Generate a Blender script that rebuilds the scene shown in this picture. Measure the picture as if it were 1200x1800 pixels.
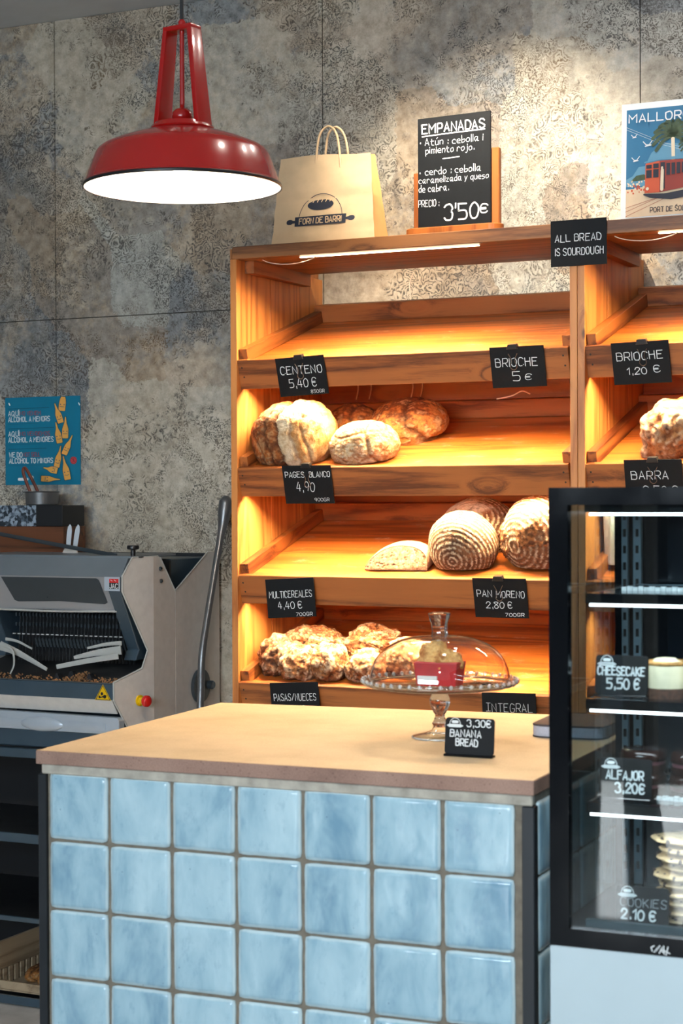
import bpy, bmesh, math, random
from math import sin, cos, pi, radians, sqrt, atan2, acos, exp
from mathutils import Vector, Matrix, Euler, noise

for o in list(bpy.data.objects): bpy.data.objects.remove(o)
S = bpy.context.scene
C = S.collection
random.seed(7)

# ------------------------------------------------------------------ camera
F_PX, PITCH, ROLL, YAW, CAM_Z = 3150.0, 0.0096, -0.0048, radians(25.16), 1.48
_RR = Matrix(((cos(ROLL), -sin(ROLL), 0), (sin(ROLL), cos(ROLL), 0), (0, 0, 1))) @ \
      Matrix(((1, 0, 0), (0, cos(PITCH), -sin(PITCH)), (0, sin(PITCH), cos(PITCH))))
_W = Matrix(((cos(YAW), sin(YAW), 0), (0, 0, -1), (-sin(YAW), cos(YAW), 0)))
_M = _RR @ _W
cam = bpy.data.cameras.new('camera')
cam_o = bpy.data.objects.new('camera', cam); C.objects.link(cam_o)
cam.sensor_fit = 'VERTICAL'; cam.sensor_height = 36.0; cam.sensor_width = 24.0
cam.lens = 36.0 * F_PX / 1800.0
cam.clip_start = 0.05; cam.clip_end = 60
_R = Matrix((_M[0], -_M[1], -_M[2])).transposed().to_4x4()
cam_o.matrix_world = Matrix.Translation((0, 0, CAM_Z)) @ _R
cam.dof.use_dof = True; cam.dof.focus_distance = 4.75; cam.dof.aperture_fstop = 7.0
S.camera = cam_o

# ------------------------------------------------------------------ view + world
S.view_settings.view_transform = 'Standard'; S.view_settings.look = 'None'
S.view_settings.gamma = 1.0; S.view_settings.use_curve_mapping = False
S.view_settings.exposure = 0.0
S.cycles.use_denoising = True
S.cycles.max_bounces = 10; S.cycles.transparent_max_bounces = 24; S.cycles.glossy_bounces = 6
S.cycles.sample_clamp_indirect = 6.0
S.cycles.caustics_reflective = False; S.cycles.caustics_refractive = False
w = bpy.data.worlds.new('world'); S.world = w; w.use_nodes = True
bg = w.node_tree.nodes['Background']; bg.inputs[0].default_value = (0.62, 0.80, 1.0, 1); bg.inputs[1].default_value = 0.9

def light(name, kind, loc, energy, color, target=None, **kw):
    l = bpy.data.lights.new(name, kind); l.energy = energy; l.color = color
    for k, v_ in kw.items(): setattr(l, k, v_)
    o = bpy.data.objects.new(name, l); C.objects.link(o); o.location = loc
    if target is not None:
        d = Vector(target) - Vector(loc); o.rotation_euler = d.to_track_quat('-Z', 'Y').to_euler()
    return o
# daylight through the shop window behind the photographer
light('shop_window_daylight', 'AREA', (-0.9, -2.92, 2.22), 126, (0.78, 0.90, 1.0), (-0.9, 3.0, 0.35), shape='RECTANGLE', size=3.6, size_y=1.1, spread=radians(105))
light('street_sun', 'SUN', (-2.514, -8.0, 3.66), 34, (0.92, 0.97, 1.0), (-0.972, -2.0, 0.0), angle=radians(0.5))
# ceiling spotlight aimed at the wall
light('wall_spotlight', 'SPOT', (-1.70, 3.93, 2.99), 165, (1.0, 0.88, 0.70), (-1.74, 4.86, 2.10), spot_size=radians(66), spot_blend=0.85, shadow_soft_size=0.02)
light('ceiling_spotlight', 'SPOT', (-0.35, 0.9, 2.96), 88, (1.0, 0.93, 0.84), (-1.02, 2.9, 0.72), spot_size=radians(44), spot_blend=1.0, shadow_soft_size=0.04)  # fill spot added to brighten the right tiles and counter

for _x, _y in ((-1.17, 3.30), (-1.12, 3.91), (-1.27, 4.25)):      # unseen lamps added to put glints on the red lamp shade
    light('downlight', 'AREA', (_x, _y, 2.985), 3.0, (1.0, 0.92, 0.82), (_x, _y, 0.0), shape='DISK', size=0.10)

# ------------------------------------------------------------------ material helpers
def lin(r, g=None, b=None):
    if g is None: r, g, b = r
    f = lambda c: c / 12.92 if c <= 0.04045 else ((c + 0.055) / 1.055) ** 2.4
    return (f(r / 255), f(g / 255), f(b / 255), 1)
class NT:
    def __init__(s, name):
        s.m = bpy.data.materials.new(name); s.m.use_nodes = True
        s.t = s.m.node_tree; s.p = s.t.nodes['Principled BSDF']; s.out = s.t.nodes['Material Output']
    def n(s, typ, **kw):
        nd = s.t.nodes.new(typ)
        for k, v_ in kw.items():
            if k.startswith('i_'):
                k = k[2:]; k = int(k) if k.isdigit() else k
                s.set(nd.inputs[k], v_)
            else: setattr(nd, k, v_)
        return nd
    def set(s, sock, v_):
        if isinstance(v_, bpy.types.NodeSocket): s.t.links.new(v_, sock)
        else: sock.default_value = v_
    def math(s, op, a, b=0.0, c=0.0, clamp=False):
        nd = s.n('ShaderNodeMath', operation=op); nd.use_clamp = clamp
        s.set(nd.inputs[0], a); s.set(nd.inputs[1], b)
        if op in ('MULTIPLY_ADD', 'COMPARE', 'SMOOTH_MIN'): s.set(nd.inputs[2], c)
        return nd.outputs[0]
    def mix(s, f, a, b, blend='MIX'):
        nd = s.n('ShaderNodeMix', data_type='RGBA', blend_type=blend)
        s.set(nd.inputs[0], f); s.set(nd.inputs[6], a); s.set(nd.inputs[7], b)
        return nd.outputs[2]
    def noise(s, vec, scale, detail=3.0, rough=0.55, dist=0.0, out=0):
        nd = s.n('ShaderNodeTexNoise'); s.set(nd.inputs['Vector'], vec); nd.inputs['Scale'].default_value = scale
        nd.inputs['Detail'].default_value = detail; nd.inputs['Roughness'].default_value = rough; nd.inputs['Distortion'].default_value = dist
        return nd.outputs[out]
    def vor(s, vec, scale, feature='F1', out=0, rand=1.0):
        nd = s.n('ShaderNodeTexVoronoi', feature=feature); s.set(nd.inputs['Vector'], vec); nd.inputs['Scale'].default_value = scale
        nd.inputs['Randomness'].default_value = rand
        return nd.outputs[out]
    def ramp(s, f, pts, interp='LINEAR'):
        nd = s.n('ShaderNodeValToRGB'); cr = nd.color_ramp; cr.interpolation = interp
        while len(cr.elements) < len(pts): cr.elements.new(0.5)
        for e, (p_, c_) in zip(cr.elements, pts):
            e.position = p_; e.color = c_ if len(c_) == 4 else (*c_, 1)
        s.set(nd.inputs[0], f); return nd.outputs[0]
    def step(s, f, a, b):
        nd = s.n('ShaderNodeMapRange', interpolation_type='SMOOTHSTEP'); s.set(nd.inputs[0], f)
        nd.inputs[1].default_value = a; nd.inputs[2].default_value = b; return nd.outputs[0]
    def map(s, vec, scale=(1, 1, 1), loc=(0, 0, 0)):
        nd = s.n('ShaderNodeMapping'); s.set(nd.inputs['Vector'], vec); s.set(nd.inputs['Location'], loc); nd.inputs['Scale'].default_value = scale
        return nd.outputs[0]
    def obj(s): return s.n('ShaderNodeTexCoord').outputs['Object']
    def pos(s): return s.n('ShaderNodeNewGeometry').outputs['Position']
    def rnd(s): return s.n('ShaderNodeObjectInfo').outputs['Random']
    def sep(s, v_): 
        nd = s.n('ShaderNodeSeparateXYZ'); s.set(nd.inputs[0], v_); return nd.outputs
    def vadd(s, a, b):
        nd = s.n('ShaderNodeVectorMath', operation='ADD'); s.set(nd.inputs[0], a); s.set(nd.inputs[1], b); return nd.outputs[0]
    def vscale(s, a, k):
        nd = s.n('ShaderNodeVectorMath', operation='SCALE'); s.set(nd.inputs[0], a); nd.inputs['Scale'].default_value = k; return nd.outputs[0]
    def bump(s, h, strength=0.3, dist=0.002):
        nd = s.n('ShaderNodeBump'); s.set(nd.inputs['Height'], h); nd.inputs['Strength'].default_value = strength; nd.inputs['Distance'].default_value = dist
        s.t.links.new(nd.outputs[0], s.p.inputs['Normal'])
    def col(s, c): s.set(s.p.inputs['Base Color'], c)
    def rough(s, r): s.set(s.p.inputs['Roughness'], r)

def plain(name, c, rough=0.5, metal=0.0, spec=0.5, var=0.06, scale=12, coat=0.0):
    n_ = NT(name); v_ = n_.noise(n_.obj(), scale, 4)
    c = lin(c); d = tuple(x * (1 - var * 2.2) for x in c[:3]) + (1,); e = tuple(min(1, x * (1 + var * 1.4)) for x in c[:3]) + (1,)
    n_.col(n_.ramp(v_, [(0.3, d), (0.7, e)])); n_.rough(n_.math('MULTIPLY_ADD', v_, 0.12, rough - 0.06))
    n_.p.inputs['Metallic'].default_value = metal; n_.p.inputs['Specular IOR Level'].default_value = spec
    if coat: n_.p.inputs['Coat Weight'].default_value = coat; n_.p.inputs['Coat Roughness'].default_value = 0.08
    return n_.m
def emit(name, c, strength):
    n_ = NT(name); n_.p.inputs['Emission Color'].default_value = c; n_.p.inputs['Emission Strength'].default_value = strength
    n_.p.inputs['Base Color'].default_value = (0.8, 0.8, 0.8, 1); return n_.m

def wood(name, base, dark, grain='X', knots=0.5, glossy=0.45, flour=0.0):
    n_ = NT(name); o = n_.obj(); r = n_.rnd()
    off = n_.n('ShaderNodeCombineXYZ'); n_.set(off.inputs[0], n_.math('MULTIPLY', r, 37.0)); n_.set(off.inputs[1], n_.math('MULTIPLY', r, 11.0)); n_.set(off.inputs[2], n_.math('MULTIPLY', r, 23.0))
    o2 = n_.vadd(o, off.outputs[0])
    st = {'X': (0.06, 1, 1), 'Y': (1, 0.06, 1), 'Z': (1, 1, 0.06)}[grain]
    ks = {'X': (0.45, 1, 1), 'Y': (1, 0.45, 1), 'Z': (1, 1, 0.45)}[grain]
    kd = n_.vor(n_.map(o2, ks), 7.0)                       # knot distance
    bend = n_.math('MULTIPLY', n_.step(kd, 0.30, 0.0), 0.035)
    vv = n_.n('ShaderNodeCombineXYZ')
    for i in range(3): n_.set(vv.inputs[i], bend)
    v1 = n_.vadd(n_.map(o2, st), vv.outputs[0])
    g1 = n_.noise(v1, 60, 5, 0.7, 0.5); g2 = n_.noise(v1, 300, 3, 0.7)
    rings = n_.math('PINGPONG', n_.math('MULTIPLY', n_.noise(v1, 9, 2, 0.4, 0.3), 14.0), 1.0)
    f = n_.math('ADD', n_.math('MULTIPLY', g1, 0.55), n_.math('MULTIPLY', rings, 0.35))
    f = n_.math('ADD', f, n_.math('MULTIPLY', g2, 0.25))
    c = n_.ramp(f, [(0.38, lin(dark)), (0.60, lin(base)), (0.95, tuple(min(1, x * 1.18) for x in lin(base)[:3]))])
    big = n_.noise(o2, 2.2, 2)
    c = n_.mix(n_.math('MULTIPLY', n_.step(big, 0.45, 0.75), 0.30), c, lin(dark))
    if knots:
        km = n_.step(kd, 0.075, 0.045)
        sel = n_.step(n_.sep(n_.vor(n_.map(o2, ks), 7.0, out=1))[0], 1 - knots - 0.02, 1 - knots + 0.02)
        c = n_.mix(n_.math('MULTIPLY', n_.math('MULTIPLY', km, sel), 0.85), c, lin(58, 28, 12))
    if flour:
        xs = n_.sep(o)
        fl = n_.math('MULTIPLY', n_.step(n_.noise(n_.map(o, (1, 2.2, 1)), 11, 6, 0.75, 0.6), 0.56, 0.70), flour)
        c = n_.mix(fl, c, lin(236, 214, 184))
    n_.col(c); n_.rough(n_.math('MULTIPLY_ADD', g1, 0.2, glossy - 0.1)); n_.bump(f, 0.25, 0.0012)
    return n_.m

def wallpaper(name):
    n_ = NT(name); P = n_.pos()
    P2 = n_.vadd(P, n_.vscale(n_.noise(P, 2.6, 5, 0.62, out=1), 0.35))
    a = n_.noise(P2, 1.6, 8, 0.66); b = n_.noise(n_.map(P2, loc=(9, 3, 5)), 1.1, 5, 0.6); d = n_.noise(n_.map(P, loc=(2, 7, 1)), 34, 6, 0.75)
    base = n_.ramp(a, [(0.30, lin(122, 126, 127)), (0.43, lin(148, 141, 131)), (0.52, lin(180, 166, 148)), (0.62, lin(200, 190, 172)), (0.74, lin(158, 136, 110))])
    b = n_.math('ADD', b, n_.math('MULTIPLY', n_.math('SUBTRACT', n_.noise(P, 22, 6, 0.8), 0.5), 0.35))
    base = n_.mix(n_.step(b, 0.50, 0.60), base, n_.ramp(a, [(0.3, lin(112, 116, 120)), (0.55, lin(140, 142, 142)), (0.8, lin(166, 160, 148))]))
    # rectangular patches, as of torn old papers laid over each other
    q = n_.map(n_.vadd(P, n_.vscale(n_.noise(P, 30, 4, 0.7, out=1), 0.05)), (1, 1, 0.8))
    bk = n_.n('ShaderNodeTexVoronoi', distance='CHEBYCHEV'); n_.set(bk.inputs['Vector'], q); bk.inputs['Scale'].default_value = 3.2
    br = n_.sep(bk.outputs['Color'])
    base = n_.mix(n_.math('MULTIPLY', n_.step(br[0], 0.55, 0.60), 0.35), base, lin(150, 124, 92))
    base = n_.mix(n_.math('MULTIPLY', n_.step(br[1], 0.62, 0.66), 0.45), base, lin(196, 192, 178))
    base = n_.mix(0.75, base, n_.ramp(d, [(0.3, (0.10, 0.10, 0.10, 1)), (0.7, (0.90, 0.90, 0.88, 1))]), 'SOFT_LIGHT')
    # scroll ornament: rings round warped cells
    W1 = n_.vadd(P, n_.vscale(n_.noise(P, 24, 2, 0.5, out=1), 0.055))
    d1 = n_.vor(n_.map(W1, (1, 0.0, 1)), 30)
    s1 = n_.math('PINGPONG', n_.math('MULTIPLY', d1, 4.4), 0.5)
    l1 = n_.step(s1, 0.30, 0.16)
    d2 = n_.vor(n_.map(n_.vadd(P, n_.vscale(n_.noise(P, 60, 2, 0.5, out=1), 0.02)), (1, 0.0, 1)), 66)
    l2 = n_.step(n_.math('PINGPONG', n_.math('MULTIPLY', d2, 3.0), 0.5), 0.32, 0.18)
    sel = n_.step(n_.noise(P, 3.1, 2), 0.47, 0.53)
    orn = n_.math('MAXIMUM', n_.math('MULTIPLY', l1, sel), n_.math('MULTIPLY', l2, n_.math('SUBTRACT', 1.0, sel)))
    # medallions
    dm = n_.vor(n_.map(P, (1, 0.0, 1)), 5.2)
    lm = n_.step(n_.math('PINGPONG', n_.math('MULTIPLY', n_.math('ADD', dm, n_.math('MULTIPLY', l2, 0.02)), 15.0), 0.5), 0.30, 0.12)
    lm = n_.math('MULTIPLY', lm, n_.step(dm, 0.42, 0.36))
    selm = n_.step(n_.sep(n_.vor(n_.map(P, (1, 0.0, 1)), 5.2, out=1))[1], 0.60, 0.66)
    orn = n_.math('MAXIMUM', orn, n_.math('MULTIPLY', n_.math('MULTIPLY', lm, selm), 0.8))
    wear = n_.noise(P2, 3.4, 8, 0.74)
    wm = n_.step(n_.math('ADD', wear, n_.math('MULTIPLY', n_.math('SUBTRACT', n_.noise(P, 40, 4, 0.7), 0.5), 0.25)), 0.49, 0.56)
    wm = n_.math('MAXIMUM', wm, n_.math('MULTIPLY', n_.step(br[2], 0.60, 0.66), n_.step(wear, 0.40, 0.52)))
    gr = n_.step(n_.noise(P, 150, 3, 0.7), 0.36, 0.52)
    om = n_.math('MULTIPLY', n_.math('MULTIPLY', orn, wm), gr)
    oc = n_.ramp(n_.noise(P, 2.3, 3), [(0.40, lin(62, 52, 42)), (0.55, lin(46, 48, 50)), (0.68, lin(92, 70, 44))])
    c = n_.mix(n_.math('MULTIPLY', om, 0.82), base, oc)
    spk = n_.math('MULTIPLY', n_.step(n_.noise(P, 85, 5, 0.8), 0.60, 0.68), n_.step(n_.noise(P2, 4.5, 4), 0.40, 0.60))
    c = n_.mix(n_.math('MULTIPLY', spk, 0.6), c, lin(70, 62, 52))
    n_.col(c); n_.rough(0.62); n_.p.inputs['Specular IOR Level'].default_value = 0.3
    n_.bump(n_.math('ADD', d, om), 0.12, 0.001)
    return n_.m

def tile_mat(name):
    n_ = NT(name); o = n_.obj(); r = n_.rnd(); s = n_.sep(o)
    off = n_.n('ShaderNodeCombineXYZ'); n_.set(off.inputs[0], n_.math('MULTIPLY', r, 41.0)); n_.set(off.inputs[2], n_.math('MULTIPLY', r, 17.0))
    o2 = n_.vadd(o, off.outputs[0])
    a = n_.noise(n_.map(o2, (1, 1, 0.45)), 13, 4, 0.6, 0.4)
    c = n_.ramp(n_.math('ADD', n_.math('MULTIPLY', a, 0.75), n_.math('MULTIPLY', r, 0.12)), [(0.26, lin(108, 144, 164)), (0.42, lin(146, 177, 190)), (0.58, lin(168, 195, 205)), (0.78, lin(186, 208, 213))])
    fine = n_.noise(n_.map(o2, (1, 1, 0.5)), 60, 4, 0.7)
    c = n_.mix(n_.math('MULTIPLY', n_.step(fine, 0.52, 0.75), 0.28), c, lin(84, 122, 150))
    ex = n_.math('ABSOLUTE', s[0]); ez = n_.math('ABSOLUTE', s[2]); e = n_.math('MAXIMUM', ex, ez)
    e = n_.math('ADD', e, n_.math('MULTIPLY', n_.math('SUBTRACT', fine, 0.5), 0.006))
    c = n_.mix(n_.math('MULTIPLY', n_.step(e, 0.0555, 0.0605), 0.62), c, lin(206, 222, 224))
    spots = n_.step(n_.vor(o2, 26), 0.045, 0.025)
    c = n_.mix(n_.math('MULTIPLY', spots, 0.55), c, lin(72, 92, 112))
    n_.col(c); n_.rough(0.17); n_.p.inputs['Specular IOR Level'].default_value = 0.55
    h = n_.math('ADD', n_.math('MULTIPLY', n_.noise(n_.map(o2, (1, 1, 0.5)), 24, 2, 0.5), 1.0), n_.math('MULTIPLY', n_.noise(o2, 8, 1), 1.6))
    n_.bump(h, 0.5, 0.006)
    return n_.m

def slab_mat(name, top):
    n_ = NT(name); o = n_.obj()
    a = n_.noise(o, 6, 5, 0.6); f = n_.noise(o, 340, 3, 0.8)
    if top: c = n_.ramp(a, [(0.32, lin(184, 160, 126)), (0.5, lin(196, 172, 138)), (0.7, lin(205, 182, 148))])
    else: c = n_.ramp(a, [(0.3, lin(120, 92, 80)), (0.5, lin(142, 112, 98)), (0.75, lin(158, 128, 112))])
    c = n_.mix(0.5, c, n_.ramp(f, [(0.3, (0.25, 0.25, 0.25, 1)), (0.7, (0.75, 0.75, 0.75, 1))]), 'SOFT_LIGHT')
    sp = n_.step(n_.vor(o, 9), 0.022, 0.012)
    c = n_.mix(sp, c, lin(70, 42, 26))
    if not top: c = n_.mix(n_.math('MULTIPLY', n_.step(n_.vor(o, 90), 0.22, 0.12), 0.4), c, lin(90, 62, 52))
    n_.col(c); n_.rough(0.5 if top else 0.8); n_.bump(f, 0.15, 0.001)
    return n_.m

def vcol_mat(name, rough=0.75, bump=0.5, fine=160, spec=0.3):
    n_ = NT(name); at = n_.n('ShaderNodeVertexColor'); at.layer_name = 'crust'
    o = n_.obj(); f = n_.noise(o, fine, 5, 0.75); g = n_.noise(o, fine * 0.33, 4, 0.7)
    c = n_.mix(0.75, at.outputs[0], n_.ramp(f, [(0.28, (0.14, 0.12, 0.10, 1)), (0.5, (0.5, 0.5, 0.5, 1)), (0.72, (0.88, 0.88, 0.88, 1))]), 'SOFT_LIGHT')
    c = n_.mix(0.4, c, n_.ramp(g, [(0.3, (0.22, 0.18, 0.15, 1)), (0.65, (0.7, 0.7, 0.7, 1))]), 'SOFT_LIGHT')
    n_.col(c); n_.rough(rough); n_.p.inputs['Specular IOR Level'].default_value = spec
    n_.bump(n_.math('ADD', f, g), bump, 0.003)
    return n_.m

def thin_glass(name, tint=(1, 1, 1, 1), refl=1.0, ior=1.45):
    n_ = NT(name); t = n_.n('ShaderNodeBsdfTransparent'); t.inputs[0].default_value = tint
    g = n_.n('ShaderNodeBsdfGlossy'); g.inputs['Roughness'].default_value = 0.015
    ge = n_.n('ShaderNodeNewGeometry'); dt = n_.n('ShaderNodeVectorMath', operation='DOT_PRODUCT')
    n_.set(dt.inputs[0], ge.outputs['Incoming']); n_.set(dt.inputs[1], ge.outputs['Normal'])
    r0 = ((ior - 1) / (ior + 1)) ** 2
    fr = n_.math('MULTIPLY_ADD', n_.math('POWER', n_.math('SUBTRACT', 1.0, n_.math('ABSOLUTE', dt.outputs['Value'])), 5.0), 1 - r0, r0)
    mx = n_.n('ShaderNodeMixShader'); n_.set(mx.inputs[0], n_.math('MULTIPLY', fr, refl, clamp=True))
    n_.t.links.new(t.outputs[0], mx.inputs[1]); n_.t.links.new(g.outputs[0], mx.inputs[2])
    n_.t.links.new(mx.outputs[0], n_.out.inputs[0]); return n_.m
def solid_glass(name):
    n_ = NT(name); n_.p.inputs['Transmission Weight'].default_value = 1.0; n_.p.inputs['Roughness'].default_value = 0.03
    n_.p.inputs['IOR'].default_value = 1.45; n_.p.inputs['Base Color'].default_value = (0.97, 0.98, 0.98, 1)
    nz = n_.noise(n_.obj(), 60, 2); n_.rough(n_.math('MULTIPLY', nz, 0.06)); return n_.m

M = {}
M['pine_x'] = wood('pine_along', (196, 122, 62), (140, 74, 32), 'X', 0.5)
M['pine_z'] = wood('pine_upright', (196, 128, 66), (160, 94, 44), 'Z', 0.75)
M['pine_edge'] = wood('pine_edge', (160, 100, 54), (126, 78, 42), 'Z', 0.35)
M['lip'] = wood('pine_lip', (158, 94, 46), (92, 48, 22), 'X', 0.45)
M['top'] = wood('pine_top', (150, 98, 56), (96, 58, 32), 'X', 0.35)
M['tray'] = wood('tray_wood', (188, 106, 44), (132, 62, 22), 'X', 0.0, 0.4, flour=0.38)
M['rail'] = wood('rail_wood', (160, 94, 44), (84, 40, 18), 'Y', 0.3)
M['back'] = wood('back_wood', (124, 70, 34), (92, 42, 20), 'X', 0.4)
M['stand'] = wood('stand_wood', (158, 92, 40), (120, 64, 24), 'Z', 0.0, 0.35)
M['oldwood'] = wood('dark_wood', (104, 62, 38), (64, 38, 24), 'X', 0.2, 0.5)
M['cratewood'] = wood('crate_wood', (164, 146, 120), (128, 110, 88), 'Y', 0.0, 0.6)
M['wall'] = wallpaper('aged_wallpaper')
M['seam'] = plain('panel_joint', (70, 66, 60), 0.8)
M['ceiling'] = plain('ceiling_paint', (200, 207, 214), 0.9, var=0.02)
M['paint'] = plain('wall_paint', (150, 148, 144), 0.9, var=0.03)
M['floor'] = plain('floor_concrete', (182, 180, 176), 0.6, var=0.1)
M['pavement'] = plain('pale_pavement', (205, 205, 200), 0.85, var=0.05)
M['darkstone'] = plain('dark_stone', (52, 52, 54), 0.85)
M['red'] = plain('red_enamel', (160, 18, 15), 0.24, var=0.02, coat=0.6)
M['white_enamel'] = plain('white_enamel', (244, 240, 232), 0.4, var=0.01)
M['black'] = plain('black_metal', (20, 21, 24), 0.35, var=0.1)
M['cable'] = plain('black_cable', (18, 18, 20), 0.6)
M['slate'] = plain('blackboard', (15, 17, 20), 0.6, spec=0.2, var=0.12, scale=30)
M['chalk'] = plain('chalk_white', (222, 226, 226), 0.8, var=0.03)
M['chalk_grey'] = plain('chalk_grey', (150, 154, 158), 0.8, var=0.03)
M['clip'] = plain('dark_clip', (30, 28, 27), 0.35)
M['clipwire'] = plain('clip_wire', (120, 100, 84), 0.35, metal=0.8)
M['slab_top'] = slab_mat('slab_top', True); M['slab_edge'] = slab_mat('slab_edge', False)
M['tile'] = tile_mat('blue_glazed_tile')
M['grout'] = plain('grout', (112, 104, 92), 0.95, var=0.12, scale=60)
M['plaster'] = plain('plaster_strip', (164, 158, 146), 0.9, var=0.14, scale=30)
M['post'] = plain('corner_profile', (30, 34, 38), 0.4, spec=0.4)
M['crust'] = vcol_mat('bread_crust', 0.7, 0.85)
M['crumb'] = vcol_mat('bread_crumb_face', 0.85, 0.5, 220)
M['raisin'] = vcol_mat('raisin_crust', 0.65, 0.7, 130)
M['glass'] = thin_glass('thin_clear_glass', (0.985, 0.985, 0.98, 1), 1.8, 1.5)
M['case_glass'] = thin_glass('case_glass', (0.84, 0.89, 0.90, 1), 1.3)
M['side_glass'] = thin_glass('case_side_glass', (0.62, 0.70, 0.74, 1), 1.1)
M['solid_glass'] = solid_glass('pressed_glass')
def frosted(name):  # white diffuse mixed into clear glass stands in for its highlights
    n_ = NT(name); t = n_.n('ShaderNodeBsdfTransparent'); g = n_.n('ShaderNodeBsdfGlossy'); g.inputs['Roughness'].default_value = 0.12
    d = n_.n('ShaderNodeBsdfDiffuse'); d.inputs[0].default_value = (0.85, 0.87, 0.87, 1); nz = n_.noise(n_.obj(), 90, 3, 0.7)
    m1 = n_.n('ShaderNodeMixShader'); n_.set(m1.inputs[0], n_.math('MULTIPLY', nz, 0.7)); n_.t.links.new(t.outputs[0], m1.inputs[1]); n_.t.links.new(d.outputs[0], m1.inputs[2])
    m2 = n_.n('ShaderNodeMixShader'); m2.inputs[0].default_value = 0.16; n_.t.links.new(m1.outputs[0], m2.inputs[1]); n_.t.links.new(g.outputs[0], m2.inputs[2])
    n_.t.links.new(m2.outputs[0], n_.out.inputs[0]); return n_.m
M['frosted'] = frosted('beaded_glass')
M['case_black'] = plain('case_black', (9, 12, 16), 0.09, spec=0.22, var=0.05)
M['case_rail'] = plain('rack_rail', (74, 92, 100), 0.4, metal=0.5)
M['case_white'] = plain('white_lacquer', (172, 188, 194), 0.35, var=0.01)
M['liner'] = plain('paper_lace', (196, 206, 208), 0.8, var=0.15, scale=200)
M['steel'] = plain('brushed_steel', (150, 156, 160), 0.3, metal=0.9)
M['lever'] = plain('lever_metal', (112, 114, 116), 0.3, metal=0.6)
M['beige'] = plain('beige_powder_coat', (208, 205, 200), 0.5, var=0.03, scale=40)
M['hood'] = plain('hood_grey', (104, 114, 122), 0.4, var=0.03)
M['cover'] = plain('silver_cover', (160, 162, 166), 0.35, metal=0.35, var=0.02)
M['label'] = plain('dark_label', (52, 60, 66), 0.3, var=0.03)
M['bluegrey'] = plain('blue_grey_metal', (62, 80, 94), 0.35, metal=0.2, var=0.04)
M['drawer'] = plain('drawer_silver', (176, 188, 200), 0.35, metal=0.25, var=0.03)
M['interior'] = plain('slicer_inside', (22, 24, 28), 0.5)
M['blade'] = plain('blade_steel', (120, 124, 128), 0.3, metal=0.8)
M['plastic'] = plain('pale_plastic', (176, 178, 174), 0.35, var=0.04)
M['belt'] = plain('rubber_sheet', (42, 44, 46), 0.6, var=0.2)
M['crumbs'] = plain('bread_crumbs', (150, 108, 70), 0.9, var=0.2, scale=80)
M['yellow'] = plain('yellow_plastic', (226, 182, 10), 0.3)
M['btnred'] = plain('red_plastic', (196, 24, 22), 0.25)
M['ink'] = plain('black_ink', (24, 26, 30), 0.6)
M['inkred'] = plain('red_ink', (196, 26, 24), 0.5)
M['kraft'] = plain('kraft_paper', (204, 174, 136), 0.75, var=0.04, scale=20)
M['kraft_side'] = plain('kraft_paper_side', (196, 150, 92), 0.75, var=0.05, scale=20)
M['inkblue'] = plain('navy_ink', (34, 38, 52), 0.7)
M['whitepaper'] = plain('white_paper', (226, 226, 222), 0.7, var=0.02)
M['posterteal'] = plain('poster_teal', (18, 118, 150), 0.35, var=0.03)
M['posterdark'] = plain('poster_dark_teal', (12, 78, 104), 0.4)
M['posterred'] = plain('poster_red', (150, 52, 62), 0.4)
M['posterpink'] = plain('poster_pink', (206, 70, 84), 0.4)
M['bottle'] = plain('bottle_orange', (232, 170, 84), 0.4, var=0.02)
M['postwhite'] = plain('poster_white', (226, 230, 230), 0.4, var=0.01)
M['sky'] = plain('print_sky', (44, 112, 150), 0.6, var=0.05)
M['cloud'] = plain('print_cloud', (96, 150, 178), 0.6, var=0.04)
M['sand'] = plain('print_sand', (222, 196, 162), 0.6)
M['tram'] = plain('print_orange', (206, 88, 52), 0.6, var=0.05)
M['tramdark'] = plain('print_brick', (150, 56, 44), 0.6)
M['printdark'] = plain('print_dark', (36, 38, 52), 0.6)
M['printgreen'] = plain('print_green', (66, 84, 58), 0.6, var=0.15, scale=90)
M['printcream'] = plain('print_cream', (232, 214, 184), 0.6)
M['granite'] = None
def granite():
    n_ = NT('blue_granite'); o = n_.obj(); f = n_.vor(o, 120, out=1); g = n_.noise(o, 160, 4, 0.8)
    n_.col(n_.ramp(n_.math('ADD', n_.math('MULTIPLY', n_.sep(f)[0], 0.5), n_.math('MULTIPLY', g, 0.5)), [(0.35, lin(34, 44, 54)), (0.5, lin(84, 98, 112)), (0.66, lin(150, 166, 182))])); n_.rough(0.4); return n_.m
M['granite'] = granite()
M['led_warm'] = emit('warm_led', (1.0, 0.80, 0.52, 1), 10)
M['led_cool'] = emit('cool_led', (0.95, 0.97, 1.0, 1), 7)
M['bulb'] = emit('lamp_bulb', (1.0, 0.90, 0.74, 1), 60)
M['wirewhite'] = plain('white_wire', (236, 214, 190), 0.5)
M['cream'] = plain('cheesecake_cream', (238, 226, 190), 0.6, var=0.05, scale=50)
M['browned'] = plain('browned_top', (206, 150, 84), 0.5, var=0.3, scale=60)
M['biscuit'] = plain('biscuit_base', (92, 60, 44), 0.85, var=0.3, scale=150)
M['choc'] = plain('chocolate_glaze', (40, 22, 18), 0.18, var=0.1)
M['berry'] = plain('berry_layer', (96, 60, 66), 0.5, var=0.2, scale=60)
M['cookie'] = plain('cookie_dough', (206, 176, 134), 0.8, var=0.15, scale=60)
M['chip'] = plain('chocolate_chip', (48, 28, 22), 0.4)
M['redpaper'] = plain('red_paper', (178, 22, 28), 0.5, var=0.1, scale=30)
M['cover_book'] = plain('dark_book_cover', (52, 50, 58), 0.4)
M['pages'] = plain('page_block', (186, 188, 200), 0.8, var=0.05, scale=400)

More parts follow.
